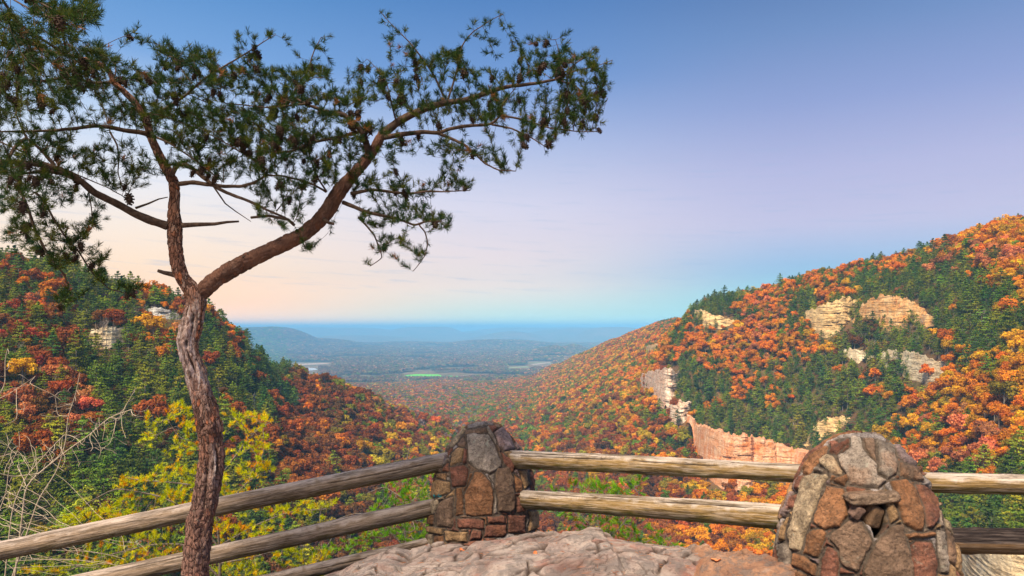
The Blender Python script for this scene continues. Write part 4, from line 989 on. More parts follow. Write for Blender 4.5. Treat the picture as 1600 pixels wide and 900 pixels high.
# ================================================================== PLANTS NEAR THE VIEWER
def grow(limbs, att, step=0.03, kill=0.045, wig=0.25, maxit=140, maxd=1.6):
    """space colonisation: twigs leave the traced limbs and reach for the attraction points"""
    pos, par, limb, fixr = [], [], [], []
    for li, (pts, rad, _) in enumerate(limbs):
        pts = np.array(pts, float); seg = np.linalg.norm(np.diff(pts, axis=0), axis=1); L_ = np.concatenate([[0], np.cumsum(seg)])
        n = max(2, int(L_[-1]/step)); s = np.linspace(0, L_[-1], n)
        q = np.stack([np.interp(s, L_, pts[:, k]) for k in range(3)], -1); r = np.interp(s, L_, rad)
        for i in range(n):
            pos.append(q[i]); par.append(-1 if i == 0 else len(pos)-2); limb.append(li); fixr.append(r[i])
    n0 = len(pos); cap = n0+60000
    Pn = np.zeros((cap, 3)); Pn[:n0] = pos; cnt = n0
    A = np.array(att, float); alive = np.ones(len(A), bool)
    near_i = np.zeros(len(A), int); near_d = np.full(len(A), 1e9)
    for a in range(0, n0, 400):
        d = np.linalg.norm(A[:, None]-Pn[None, a:min(n0, a+400)], axis=2); j = d.argmin(1); v = d[np.arange(len(A)), j]
        up = v < near_d; near_d[up] = v[up]; near_i[up] = j[up]+a
    par = list(par); limb = list(limb)
    rs = np.random.default_rng(5)
    for it in range(maxit):
        alive &= near_d > kill
        idx = np.where(alive & (near_d < maxd))[0]
        if not len(idx): break
        tgt = near_i[idx]; d = A[idx]-Pn[tgt]; d /= np.linalg.norm(d, axis=1, keepdims=True)
        un, inv = np.unique(tgt, return_inverse=True)
        acc = np.zeros((len(un), 3)); np.add.at(acc, inv, d); acc += rs.normal(size=acc.shape)*wig
        acc /= np.linalg.norm(acc, axis=1, keepdims=True)+1e-9
        # keep some of the parent's heading
        for k, u in enumerate(un):
            if par[u] >= 0 and u >= n0:
                h = Pn[u]-Pn[par[u]]; acc[k] = acc[k]+0.8*h/(np.linalg.norm(h)+1e-9)
        acc /= np.linalg.norm(acc, axis=1, keepdims=True)+1e-9
        new = Pn[un]+acc*step; m = len(new)
        if cnt+m > cap: break
        Pn[cnt:cnt+m] = new
        for u in un: par.append(int(u)); limb.append(limb[u])
        rem = np.where(alive)[0]
        d = np.linalg.norm(A[rem][:, None]-new[None], axis=2); j = d.argmin(1); v = d[np.arange(len(rem)), j]
        up = v < near_d[rem]; near_d[rem[up]] = v[up]; near_i[rem[up]] = j[up]+cnt
        # a node that cannot get nearer gives its point up
        stuck = idx[rs.random(len(idx)) < 0.012]; alive[stuck] = False
        cnt += m
    Pn = Pn[:cnt]; par = np.array(par); limb = np.array(limb)
    return Pn, par, limb, n0
def twig_radii(Pn, par, n0, tip=0.0013, ex=2.25, cap=0.02):
    n = len(Pn); acc = np.zeros(n); kids = np.zeros(n, int)
    for i in range(n-1, n0-1, -1):
        if acc[i] == 0: acc[i] = tip**ex
        acc[i] += (tip*0.10)**ex
        if par[i] >= n0: acc[par[i]] += acc[i]
        kids[par[i]] += 1
    return np.minimum(acc**(1/ex), cap), kids
def chains(par, rad, n0):
    n = len(par); best = {}
    for i in range(n0, n):
        p = par[i]
        if p >= n0 and (p not in best or rad[i] > rad[best[p]]): best[p] = i
    main = set(best.values()); out = []
    for i in range(n0, n):
        if i in main: continue
        c = [par[i], i]
        while c[-1] in best: c.append(best[c[-1]])
        out.append(c)
    return out
def needles(Ptip, Dir, L, nper, nl, w, seed, tint, spread=(0.5, 1.2)):
    """triangular needles round short shoots; returns verts, tris, colour"""
    rs = np.random.default_rng(seed); n = len(Ptip)
    Dir = Dir/np.linalg.norm(Dir, axis=1, keepdims=True)
    a = np.cross(Dir, [0.3, 0.2, 0.93]); a /= np.linalg.norm(a, axis=1, keepdims=True)+1e-9; b = np.cross(Dir, a)
    t = rs.random((n, nper)); t = t**0.8; ph = rs.uniform(0, 6.28, (n, nper)); an = spread[0]+(spread[1]-spread[0])*(1-t)*(0.6+0.6*rs.random((n, nper)))
    base = Ptip[:, None]+Dir[:, None]*(t*L)[..., None]
    d = Dir[:, None]*np.cos(an)[..., None]+(a[:, None]*np.cos(ph)[..., None]+b[:, None]*np.sin(ph)[..., None])*np.sin(an)[..., None]
    d[..., 2] += 0.12; ln = nl*(0.7+0.5*rs.random((n, nper)))
    sd = np.cross(d, rs.normal(size=d.shape)); sd /= np.linalg.norm(sd, axis=-1, keepdims=True)+1e-9
    tipp = base+d*ln[..., None]
    V = np.stack([base-sd*w*0.5, base+sd*w*0.5, tipp+sd*w*0.22, tipp-sd*w*0.22], 2).reshape(-1, 3)
    Q = np.arange(len(V)).reshape(-1, 4)
    col = np.repeat(np.repeat(tint[:, None], nper, 1).reshape(-1, 3)*np.exp(rs.normal(0, .18, (n*nper, 1))), 4, 0)
    return V, Q, col
def mat_needle(name, trans=0.35, rough=0.6):
    m = NT(name, rough, 0.2); c = m.at('tint'); m.color(c)
    tr = m.n('ShaderNodeBsdfTranslucent'); m.l(c, tr.inputs[0]); mx = m.n('ShaderNodeMixShader'); mx.inputs[0].default_value = trans
    m.l(m.b.outputs[0], mx.inputs[1]); m.l(tr.outputs[0], mx.inputs[2]); m.l(mx.outputs[0], m.out.inputs[0]); return m.m
def cone_mesh(name='pine_cone'):
    """closed-open pine cone: spiral of thick scales round a core"""
    parts = []; u = 9; N_ = 8
    th = np.linspace(0, 2*np.pi, u, endpoint=False); zz = np.linspace(0, 1, N_); T, Z_ = np.meshgrid(th, zz)
    r = 0.013*np.sin(np.pi*np.clip(Z_*0.9+0.08, 0, 1))**0.7; parts.append((np.stack([r*np.cos(T), r*np.sin(T), -Z_*0.044], -1).reshape(-1, 3), gridq(u, N_, True)))
    k = 0
    for i in range(34):
        z = i/34.0; R = 0.0135*math.sin(math.pi*min(1, z*0.88+0.10))**0.75; a = i*2.4
        c = np.array([math.cos(a), math.sin(a), 0]); s = np.array([-c[1], c[0], 0]); up = np.array([0, 0, 1.0])
        p = c*R*0.7+up*(-z*0.044); q = c*(R+0.0065)+up*(-z*0.044+0.0015-0.004*(z > .7))
        V = np.array([p-s*0.003, p+s*0.003, q+s*0.0052, q-s*0.0052, q-s*0.003-up*0.004, q+s*0.003-up*0.004]); parts.append((V, np.array([[0,1,2,3],[3,2,5,4]])))
    V, Fs = join(parts); return mesh(name, V, Fs, False)
M_bark = None
def mat_bark():
    m = NT('pine_bark', 0.9, 0.15); w0 = m.coord('Object', (1, 1, 0.4)); w1 = m.coord('Object')
    dn = m.n('ShaderNodeTexNoise'); m.l(w0, dn.inputs[0]); dn.inputs['Scale'].default_value = 22; va = m.n('ShaderNodeVectorMath', operation='MULTIPLY_ADD'); m.l(dn.outputs['Color'], va.inputs[0]); va.inputs[1].default_value = (0.05,)*3; m.l(w0, va.inputs[2]); w = va.outputs[0]
    v = m.voro(w, 42, 'DISTANCE_TO_EDGE'); plate = m.ramp(v, [(0.01, 0.0), (0.10, 1.0)])
    sep = m.n('ShaderNodeSeparateColor'); m.l(m.voro(w, 42, 'F1', out='Color'), sep.inputs[0])
    a = m.noise(w1, 7, 5, 0.65); b = m.noise(w, 60, 5, 0.75)
    c = m.ramp(sep.outputs[0], [(0.0, (0.085,0.045,0.038)), (0.5, (0.24,0.13,0.10)), (0.8, (0.36,0.24,0.20)), (1.0, (0.44,0.13,0.05))])
    c = m.mix(m.ramp(a, [(0.45, 0.0), (0.62, 1.0)]), c, (0.36,0.17,0.115))
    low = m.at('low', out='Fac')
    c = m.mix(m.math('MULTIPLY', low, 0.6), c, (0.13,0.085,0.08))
    c = m.mix(m.ramp(plate, [(0.0, 0.6), (1.0, 0.0)]), c, (0.05,0.03,0.025))
    li = m.ramp(m.noise(w1, 14, 4, 0.7), [(0.62, 0.0), (0.70, 0.8)]); c = m.mix(m.math('MULTIPLY', li, low), c, (0.36,0.33,0.27))
    sb_ = m.at('smoothbark', out='Fac'); c = m.mix(m.math('MULTIPLY', sb_, 0.75), c, m.ramp(a, [(0.35, (0.085,0.045,0.035)), (0.6, (0.17,0.085,0.06))]))
    dd = m.at('dead', out='Fac'); gs = m.coord('Object', (1, 1, 0.12)); g = m.noise(gs, 60, 5, 0.7, 1.0)
    dc = m.ramp(g, [(0.36, (0.06,0.04,0.035)), (0.44, (0.30,0.18,0.15)), (0.53, (0.62,0.45,0.40)), (0.66, (0.80,0.74,0.73))])
    dk = m.mix(m.at('pit', out='Fac'), m.mix(dd, c, dc), (0.03,0.02,0.018))
    m.color(dk); h = m.math('ADD', m.math('MULTIPLY', plate, m.math('SUBTRACT', m.math('SUBTRACT', 1.0, dd), m.math('MULTIPLY', sb_, 0.8))), m.math('ADD', m.math('MULTIPLY', b, 0.9), m.math('MULTIPLY', m.math('MULTIPLY', g, dd), 0.8)))
    m.normal(m.bump(h, 1.0, 0.008)); return m.m
def mat_twig(name, c0, c1): return mat_simple(name, c0, c1, 40, 0.9, 0.6, 0.003)

# ---------------- the big leaning pine
DT = 4.6
def W(px, py, D=DT): return np.array(P(px, py, D))
def limb3(pts, w, D0=DT, D1=None, parent=None):
    D1 = D0 if D1 is None else D1; n = len(pts); L_ = np.concatenate([[0], np.cumsum([math.dist(pts[i], pts[i+1]) for i in range(n-1)])])
    Ds = [D0+(D1-D0)*l/L_[-1] for l in L_]; wi = [w[0]+(w[1]-w[0])*(l/L_[-1]) for l in L_] if len(w) == 2 else w
    q = [W(p[0], p[1], d) for p, d in zip(pts, Ds)]; r = [0.5*a/F*d for a, d in zip(wi, Ds)]
    return (q, r, parent)
TRUNK = [(304,1010,60),(305,960,54),(306,900,46),(312,817,45),(320,790,44),(326,756,43),(330,730,42.5),(332,709,41),(329,685,39.5),(328,669,43),(322,640,41),(316,618,37),(309,600,37),(304,580,37),(294,553,36),(293,535,37),(299,513,40),(306,487,34),(308,473,34),(303,457,32),(294,447,25),(285,433,23),(279,420,24),(276,400,22.5),(273.5,380,23.5),(273.5,360,25),(274,350,25),(272.5,340,21.5),(272,320,18.5),(273.5,300,17.5),(272,285,17),(266,275,17),(258,260,16),(247.5,240,15),(238,220,14),(232,200,12.5),(225,182,11.5),(212,162,11),(192,141,10),(176,128,9.5),(173,114,9),(160,102,8),(140,94,6.5),(105,86,5),(60,78,4)]
RIGHT = [(303,478,20),(312,462,26),(322,450,29),(334,439,29.5),(352,426,29),(385,408,28),(415,394,27),(445,381,26.5),(475,366,26),(498,346,26),(514,326,26),(524,308,25),(534,294,24.5),(548,278,20),(566,258,17.5),(582,238,16.5),(591,222,16),(598,208,15)]
def smooth_pts(rows, D, n):
    r = np.array(rows, float); L_ = np.concatenate([[0], np.cumsum(np.hypot(np.diff(r[:,0]), np.diff(r[:,1])))]); s = np.linspace(0, L_[-1], n)
    o = np.stack([np.interp(s, L_, r[:, k]) for k in range(3)], -1)
    k = max(1, n//90)
    ker = np.hanning(2*k+3)[1:-1]; ker /= ker.sum(); pad = np.pad(o, ((k, k), (0, 0)), mode='edge')
    o = np.stack([np.convolve(pad[:, j], ker, 'valid') for j in range(3)], -1)
    return o
def stem(rows, Dfun, n, k, seed, dead=True):
    o = smooth_pts(rows, DT, n); Ds = np.array([Dfun(a) for a in o[:, 0]])
    pts = np.stack([(o[:,0]-CX)/F*Ds, Ds, ZC-(o[:,1]-HZ)/F*Ds], -1); rad = 0.5*o[:,2]/F*Ds
    V, Q = tube(pts, rad, k); V = V.reshape(n, k, 3); c = pts[:, None]; d = V-c; dn = d/np.linalg.norm(d, axis=2, keepdims=True)
    th = np.arctan2(dn[..., 0], -dn[..., 1]); pyv = np.repeat(o[:, 1][:, None], k, 1); s = np.repeat(np.linspace(0, n/100, n)[:, None], k, 1)
    R = rad[:, None]; ax = np.repeat(np.concatenate([[0], np.cumsum(np.linalg.norm(np.diff(pts, axis=0), axis=1))])[:, None], k, 1)
    sc_ = np.clip(R/0.085, 0.25, 1)
    tw = th*1.0+ax*1.2
    h = 0.015*fbm(np.cos(tw)*2.2, np.sin(tw)*2.2, ax*2.5, s=seed, o=4)+0.006*fbm(np.cos(th)*7, np.sin(th)*7, ax*14, s=seed+1, o=4)
    f1, f2, idv = worley((th/6.2832)*18+0.4*fbm(th*2, ax*10, s=2), ax*16, seed); h = h+0.006*np.clip((f2-f1)/0.35, 0, 1)*(1+idv)
    h = h*sc_
    dm = np.zeros_like(R+th); pit = np.zeros_like(dm)
    if dead:
        dm = sstep(455, 500, pyv)*(1-sstep(575, 640, pyv))*sstep(-0.25, 0.25, fbm(np.cos(tw)*1.2, np.sin(tw)*1.2, ax*2, s=seed+5)+0.25)
        dm = np.maximum(dm, np.exp(-((pyv-722)/22)**2-((th-0.55)/0.28)**2)*1.3)
        def gouge(p0, t0, sp_, st_, dep):
            nonlocal h, pit
            g = np.exp(-((pyv-p0)/sp_)**4-((th-t0-(pyv-p0)*0.004)/st_)**2); h = h-dep*g; pit = np.maximum(pit, sstep(0.45, 0.95, g)*0.9)
        gouge(572, -0.75, 30, 0.26, 0.042); gouge(566, 0.45, 26, 0.15, 0.026); gouge(512, 0.5, 20, 0.12, 0.02); gouge(496, 0.25, 10, 0.25, 0.015); gouge(690, -0.55, 44, 0.13, 0.022); gouge(722, 0.95, 28, 0.13, 0.022); gouge(745, 0.15, 50, 0.08, 0.014); gouge(820, -0.2, 60, 0.08, 0.012); gouge(535, 0.3, 8, 0.22, 0.02)
        for (a, b, ra_, rb_, hh) in ((581, 0.02, 7, 0.22, 0.022), (668, 0.55, 9, 0.30, 0.030), (532, -0.1, 26, 0.5, 0.010), (610, 0.95, 8, .3, .024), (620, 0.0, 5, .15, .014), (556, -0.35, 18, .12, .012)):
            h = h+hh*np.exp(-((pyv-a)/ra_)**2-((th-b)/rb_)**2)
        sw = np.sin(tw*5+3*fbm(np.cos(th), ax*4, s=seed+9)); h = h+dm*0.006*sw
        pit = np.maximum(pit, 0.6*dm*sstep(0.75, 1.0, -sw))
    V = c+dn*(R*0.91+h-0.012*sc_)[..., None]
    me = mesh('trunk', V.reshape(-1, 3), Q)
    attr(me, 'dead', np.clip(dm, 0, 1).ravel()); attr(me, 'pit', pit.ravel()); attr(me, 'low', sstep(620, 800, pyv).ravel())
    return me, pts, rad
M_bark = mat_bark()
tb = np.array(P(305, 1000, DT))
pine = empty('pine_tree', tb, 'leaning foreground pine with twisted scarred trunk and flat needled crown, before the left rails', 'pine tree')
dT = lambda x: DT
tm1, tp1, tr1 = stem([t for t in TRUNK], lambda x: DT-0.55*np.clip((250-x)/250, 0, 1), 900, 72, 3)
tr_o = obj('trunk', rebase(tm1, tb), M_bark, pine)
tm2, tp2, tr2 = stem(RIGHT, lambda x: DT+0.02+0.10*np.clip((x-330)/270, 0, 1), 420, 56, 9, dead=False)
tm2.name = 'bough'; tm2.attributes.remove(tm2.attributes['low']); attr(tm2, 'low', np.full(len(tm2.vertices), 0.35)); attr(tm2, 'smoothbark', np.ones(len(tm2.vertices))); bo_o = obj('bough', rebase(tm2, tb), M_bark, pine); bo_o['label'] = 'smooth red brown bough sweeping up to the right'
LR = [ # traced limbs: (points, widths in px, near distance, far distance)
 ([(600,208),(620,192),(640,180),(672,167),(700,160),(725,157),(748,150),(775,140),(800,134),(835,131),(868,124),(893,112)], (15,4), 4.72, 4.85),
 ([(577,240),(572,222),(566,205),(555,192),(538,180),(515,175),(498,170),(478,162),(455,150)], (13,4), 4.70, 4.55),
 ([(594,216),(625,210),(660,206),(684,208),(700,202),(722,197),(750,196),(768,194),(780,184),(784,166),(795,150)], (10,4), 4.72, 4.6),
 ([(684,208),(708,218),(725,226),(742,240),(758,256),(778,266),(806,267)], (6,2), 4.68, 4.5),
 ([(548,303),(562,300),(580,296),(610,300),(640,303),(668,299),(695,299),(735,297)], (7,2), 4.72, 4.6),
 ([(536,316),(552,322),(575,332),(600,337),(625,343),(648,352),(668,345),(690,346)], (8,3), 4.72, 4.5),
 ([(560,340),(572,352),(584,367),(592,385),(598,403),(578,416)], (4,1.5), 4.68, 4.6),
 ([(655,352),(664,362),(668,380),(664,398),(655,412),(645,424)], (3,1.5), 4.6, 4.55),
 ([(262,353),(240,346),(215,336),(190,322),(165,310),(145,300),(128,284),(108,270),(85,262),(60,257),(30,254),(-30,250)], (16,9), 4.58, 4.1),
 ([(128,284),(100,272),(75,268),(45,270),(15,276)], (9,4), 4.45, 3.9),
 ([(238,212),(222,207),(200,205),(170,199),(150,197),(120,200),(90,203),(50,205),(-20,206)], (9,3), 4.5, 4.1),
 ([(85,258),(70,240),(55,226),(42,217),(34,200),(25,178)], (7,3), 4.3, 4.2),
 ([(42,217),(28,224),(18,238),(8,256)], (7,6), 4.3, 4.1),
 ([(-20,212),(25,232),(60,250),(95,262),(125,275),(165,292),(195,308),(200,318)], (3,2), 4.2, 4.4),
 ([(30,290),(40,318),(48,335),(56,360),(70,390),(85,412),(100,428),(108,450),(102,468),(88,478)], (6,2.5), 4.1, 4.3),
 ([(55,300),(70,316),(85,345),(100,367),(122,392),(140,420),(152,434),(172,452),(195,458)], (4.5,2), 4.1, 4.35),
 ([(268,275),(276,258),(283,254),(300,263),(318,278),(340,294),(365,306),(390,314),(420,330),(445,340),(458,348)], (9,4), 4.56, 4.45),
 ([(280,288),(300,285),(325,288),(350,291),(375,291),(398,285),(412,276),(418,266)], (9,5), 4.56, 4.5),
 ([(415,274),(440,275),(465,280),(490,288),(510,300)], (3.5,5), 4.52, 4.68),
 ([(418,266),(400,252),(378,238),(350,222),(325,208)], (4,2), 4.5, 4.4),
 ([(572,203),(545,210),(522,216),(500,220),(482,225),(455,237),(420,238),(375,236)], (7,2.5), 4.72, 4.5),
 ([(478,162),(450,165),(420,168),(390,165),(355,162)], (4,2), 4.55, 4.4),
 ([(238,212),(262,222),(290,240),(320,262),(350,285)], (4,2), 4.58, 4.4),
 ([(320,122),(345,108),(370,92),(400,73),(430,54)], (4,1.5), 4.4, 4.4),
 ([(225,180),(255,172),(290,150),(320,122)], (6,4), 4.55, 4.4),
 ([(455,150),(468,130),(482,108),(490,80),(502,58)], (4,1.5), 4.55, 4.5),
 ([(693,150),(680,120),(660,92),(640,66),(615,42),(593,16)], (4,1.2), 4.75, 4.65),
 ([(700,158),(715,105),(722,70),(740,48),(765,33),(786,22)], (4,1.2), 4.78, 4.7),
 ([(620,192),(604,130),(590,108),(573,92)], (3.5,1.2), 4.7, 4.6),
 ([(868,124),(876,98),(868,62)], (3,1.2), 4.8, 4.75),
 ([(868,124),(905,95),(932,72)], (3,1.2), 4.85, 4.8),
 ([(868,124),(900,110),(930,104),(957,94)], (3,1.2), 4.85, 4.8),
 ([(868,124),(895,132),(920,150),(950,154)], (3,1.2), 4.85, 4.8),
 ([(768,194),(800,200),(830,215),(850,228)], (4,2), 4.65, 4.6),
 ([(784,180),(820,188),(860,200),(900,205),(938,206)], (4,1.5), 4.65, 4.7),
 ([(176,128),(150,130),(110,120),(60,128),(10,120)], (6,3), 4.3, 3.9),
 ([(105,86),(80,70),(45,50),(20,25),(5,0),(-10,-20)], (5,6), 3.9, 3.0),
 ([(105,86),(100,60),(90,35),(60,10),(30,-15)], (4,3), 3.9, 3.1),
 ([(430,238),(445,200),(455,185)], (2.5,1.5), 4.5, 4.5),
 ([(510,300),(498,280),(488,258),(482,235)], (3.5,3), 4.66, 4.6),
 ([(172,206),(182,225),(186,245),(184,270),(192,295),(200,305)], (3.5,1.5), 4.5, 4.45),
 ([(138,298),(142,320),(145,345),(143,358)], (2.5,1.5), 4.4, 4.4),
]
DEADL = [([(272,353),(288,352),(305,351),(335,350),(355,347),(373,346)], (9,3)), ([(275,430),(266,428),(256,426),(247,423)], (9,5)), ([(212,325),(232,318),(248,311),(262,308)], (4,1.5)),
 ([(380,401),(386,403),(391,401),(386,395)], (5,2)), ([(330,286),(352,318),(368,330),(392,346)], (3,1)), ([(392,340),(420,337),(450,343),(460,352)], (4,5)), ([(432,330),(443,316),(450,300)], (2,1)), ([(505,342),(515,349),(522,350)], (6,4)), ([(345,610),(352,607),(356,609)], (10,4))]
limbs = [limb3(a, (w[0]*0.85, w[1]*0.7), d0, d1) for a, w, d0, d1 in LR]
# foliage: (column, row, half width, half height, points, distance)
YT = [(0,110),(20,100),(60,70),(110,60),(150,72),(165,58),(200,62),(225,80),(260,62),(290,85),(320,66),(345,100),(370,100),(400,98),(430,112),(460,112),(480,104),(510,104),(530,128),(560,138),(590,116),(640,100),(660,88),(700,74),(720,84),(770,92),(800,80),(850,88),(880,72),(930,92),(950,128)]
YB = [(0,190),(50,196),(100,196),(150,188),(200,190),(240,215),(300,235),(350,262),(400,268),(450,235),(500,205),(540,180),(560,200),(600,212),(650,196),(700,190),(750,196),(800,192),(850,206),(900,190),(950,150)]
att = []
rs = np.random.default_rng(77)
n_ = 0
while n_ < 3500:
    x = rs.uniform(-30, 952); y = rs.uniform(55, 270); a = np.interp(x, *zip(*YT)); b = np.interp(x, *zip(*YB))
    if not a < y < b: continue
    dn = float(fbm(np.array([x/70.0]), np.array([y/17.0]), s=91)[0])
    if dn < rs.uniform(-0.30, 0.16): continue
    D0 = np.interp(x, [-30, 60, 200, 450, 600, 950], [3.8, 4.0, 4.5, 4.5, 4.75, 4.8])
    att.append(W(x, y, D0+rs.normal()*0.30)); n_ += 1
for cx, cy, rx, ry, k, D0 in [(85,30,48,36,150,3.1),(125,25,32,26,70,3.1),(30,60,40,22,50,3.6),(10,25,14,8,6,3.3),(20,40,10,20,8,3.8),(150,36,12,8,8,3.2),
   (60,370,52,34,75,4.2),(35,310,45,40,90,4.1),(20,250,50,38,90,4.0),(60,215,60,18,35,4.2),(85,405,25,15,20,4.3),(100,470,16,14,22,4.3),(120,365,25,20,24,4.3),(145,330,20,25,10,4.4),
   (150,410,22,22,20,4.35),(200,452,22,10,14,4.35),(180,255,52,38,70,4.4),(222,275,16,16,12,4.5),(150,345,18,14,14,4.4),(115,312,18,10,8,4.4),(120,250,40,18,35,4.3),(95,285,30,20,25,4.3),
   (310,250,60,22,70,4.45),(400,240,72,40,140,4.5),(470,250,55,50,130,4.55),(430,300,38,14,26,4.5),(465,315,22,8,12,4.6),(440,352,12,6,6,4.5),(412,333,8,6,4,4.5),(475,388,12,7,8,4.5),(402,325,12,8,6,4.5),
   (530,195,30,22,35,4.6),(545,238,40,26,55,4.65),(510,275,22,15,18,4.6),(610,240,40,18,26,4.7),(595,292,48,20,60,4.7),(650,294,45,14,36,4.65),(712,291,34,11,22,4.6),(642,334,40,18,42,4.6),(688,345,14,13,18,4.5),
   (590,345,30,14,24,4.65),(600,385,20,14,12,4.6),(625,378,14,6,6,4.6),(578,416,5,5,2,4.6),(660,395,8,20,5,4.55),(692,232,24,22,34,4.65),(722,238,30,18,34,4.6),(765,243,22,14,14,4.55),(790,264,20,6,9,4.5),(702,265,14,14,12,4.6),(808,225,4,4,2,4.55),
   (832,210,40,16,36,4.65),(900,198,36,16,32,4.7),(870,170,40,18,30,4.7),(935,170,14,28,10,4.8),(860,230,8,8,3,4.6)]:
    for _ in range(int(k*1.35)):
        r = math.sqrt(rs.random()); t = rs.uniform(0, 6.28)
        att.append(W(cx+rx*r*math.cos(t), cy+ry*r*math.sin(t), D0+rs.normal()*0.22))
# sprays standing clear of the crown
for pts, k, D0 in [([(430,54),(400,74),(372,92),(345,106)], 20, 4.4),([(502,58),(490,82),(482,106),(470,125)], 24, 4.5),([(458,74),(472,96),(480,112)], 8, 4.5),([(593,16),(615,42),(640,66),(662,94)], 24, 4.65),([(786,22),(765,34),(740,48),(722,70)], 26, 4.7),
   ([(735,28),(738,42)], 4, 4.7),([(573,92),(590,110),(604,128)], 9, 4.6),([(608,64),(625,78),(645,90)], 8, 4.65),([(768,68),(770,85)], 6, 4.7),([(800,66),(812,75),(820,62)], 10, 4.7),([(842,66),(836,80)], 6, 4.7),([(932,72),(912,90),(895,105)], 16, 4.8),([(893,52),(884,75),(880,95)], 12, 4.75),
   ([(868,62),(876,90)], 3, 4.75),([(957,94),(935,104),(910,110)], 18, 4.8),([(950,154),(930,150),(905,140)], 14, 4.8),([(940,205),(915,206),(895,202)], 14, 4.7),([(376,54),(372,66),(366,80)], 7, 4.4),([(392,64),(396,74)], 4, 4.4),([(560,112),(552,128)], 8, 4.55),([(512,104),(506,120)], 8, 4.5),([(262,64),(258,80)], 7, 4.45),([(290,76),(296,90)], 7, 4.45),([(232,60),(228,78)], 7, 4.45),([(212,42),(208,60)], 9, 4.4),([(198,44),(194,60)], 7, 4.4),([(10,24),(14,42)], 8, 3.9),([(15,350),(20,366),(30,370)], 12, 4.1),([(190,450),(215,452)], 4, 4.35)]:
    pts = np.array(pts, float); n = len(pts)
    for _ in range(k):
        t = rs.uniform(0, n-1); i = min(int(t), n-2); q = pts[i]+(pts[i+1]-pts[i])*(t-i)+rs.normal(size=2)*4.0; att.append(W(q[0], q[1], D0+rs.normal()*0.06))
Pn, par, lmb, n0 = grow(limbs, att, maxit=70)
rad, kids = twig_radii(Pn, par, n0, tip=0.0012, cap=0.011)
print('PINE nodes', len(Pn), n0)
dirv = np.zeros_like(Pn); dirv[n0:] = Pn[n0:]-Pn[par[n0:]]; dirv /= np.linalg.norm(dirv, axis=1, keepdims=True)+1e-9
M_twig = mat_twig('pine_twig_bark', (0.055,0.035,0.028), (0.13,0.085,0.065))
M_need = mat_needle('pine_needles_near', 0.4)
ch = chains(par, rad, n0); bych = {}
for c in ch: bych.setdefault(int(lmb[c[-1]]), []).append(c)
tipm = np.zeros(len(Pn), bool); tipm[n0:] = kids[n0:] == 0
tuft = tipm | ((np.arange(len(Pn)) >= n0) & (rad < 0.0036) & (rs.random(len(Pn)) < 0.62))
print('tufts', int(tuft.sum()))
CM = cone_mesh(); mc = mat_simple('cone_scales', (0.03,0.019,0.015), (0.085,0.055,0.042), 120, 0.85); CM.materials.append(mc)
conepool = np.where((np.arange(len(Pn)) >= n0) & (rad > 0.0014) & (rad < 0.006))[0]
rs.shuffle(conepool); conepos = []
for i in conepool:
    if len(conepos) >= 300: break
    if all(np.sum((Pn[i]-Pn[j])**2) > 0.045**2 for j in conepos): conepos.append(i)
cone_limb = {}
for li, (pts, r_, _) in enumerate(limbs):
    parts = []
    nn = max(8, int(len(pts)*5)); q = np.array(pts); L_ = np.concatenate([[0], np.cumsum(np.linalg.norm(np.diff(q, axis=0), axis=1))]); s = np.linspace(0, L_[-1], nn)
    qq = np.stack([np.interp(s, L_, q[:, k]) for k in range(3)], -1); rr2 = np.interp(s, L_, r_)
    qq[1:-1] = 0.25*qq[:-2]+0.5*qq[1:-1]+0.25*qq[2:]; qq += 0.004*np.stack([fbm(s*9, s*0+li, k, s=7) for k in range(3)], -1)
    V, Q = tube(qq, rr2*(1+0.10*fbm(s*30, s*0, s=li)), 12); parts.append((V, Q))
    for c in bych.get(li, []):
        pp = Pn[c]; r = rad[c].copy(); r[0] = min(r[1]*1.2, 0.02)
        if len(pp) > 2: pp = pp.copy(); pp[1:-1] = 0.25*pp[:-2]+0.5*pp[1:-1]+0.25*pp[2:]
        parts.append(tube(pp, r, 3 if r[0] < 0.0022 else 5))
    V, Fs = join(parts); me = mesh('branch', V-tb, Fs); attr(me, 'dead', np.zeros(len(V)))
    bo = obj('branch', me, M_twig, pine)
    ti = np.where(tuft & (lmb == li))[0]
    if len(ti):
        d = dirv[ti]+rs.normal(size=(len(ti), 3))*0.35+[0, 0, 0.35]
        pick = rs.random((len(ti), 1)); col = np.where(pick < 0.62, [[0.034,0.066,0.014]], np.where(pick < 0.86, [[0.085,0.10,0.012]], np.where(pick < 0.985, [[0.02,0.055,0.024]], [[0.26,0.11,0.04]])))
        V, Q, cc = needles(Pn[ti], d, 0.030, 32, 0.034, 0.0027, li, col)
        fm_ = mesh('needles', V-tb, Q, False); attr(fm_, 'tint', cc, 'FLOAT_COLOR'); obj('needles', fm_, M_need, bo)
for pts, w in DEADL:
    q, r, _ = limb3(pts, w); V, Q = tube(np.array(q), np.array(r)*(1+0.0), 9); obj('dead_branch', mesh('dead_branch', V-tb, Q), M_twig, pine)
restc = []
for k, i in enumerate(conepos):
    p = Pn[i]; rot = Matrix.Rotation(random.uniform(0, 6.28), 4, 'Z') @ Matrix.Rotation(random.uniform(0.0, 0.9), 4, 'X'); s = random.uniform(0.85, 1.3)*(1.2 if rs.random() < .3 else 1)
    if k < 100:
        o = bpy.data.objects.new('pine_cone', CM); C.objects.link(o); o.parent = pine; o.matrix_local = Matrix.Translation(Vector(p-tb)) @ rot @ Matrix.Scale(s, 4)
    else: restc.append(Matrix.Translation(Vector(p-tb)) @ rot @ Matrix.Scale(s, 4))
cv = np.empty(len(CM.vertices)*3, np.float32); CM.vertices.foreach_get('co', cv); cv = np.c_[cv.reshape(-1, 3), np.ones(len(cv)//3)]; cq = np.array([p.vertices[:] for p in CM.polygons])
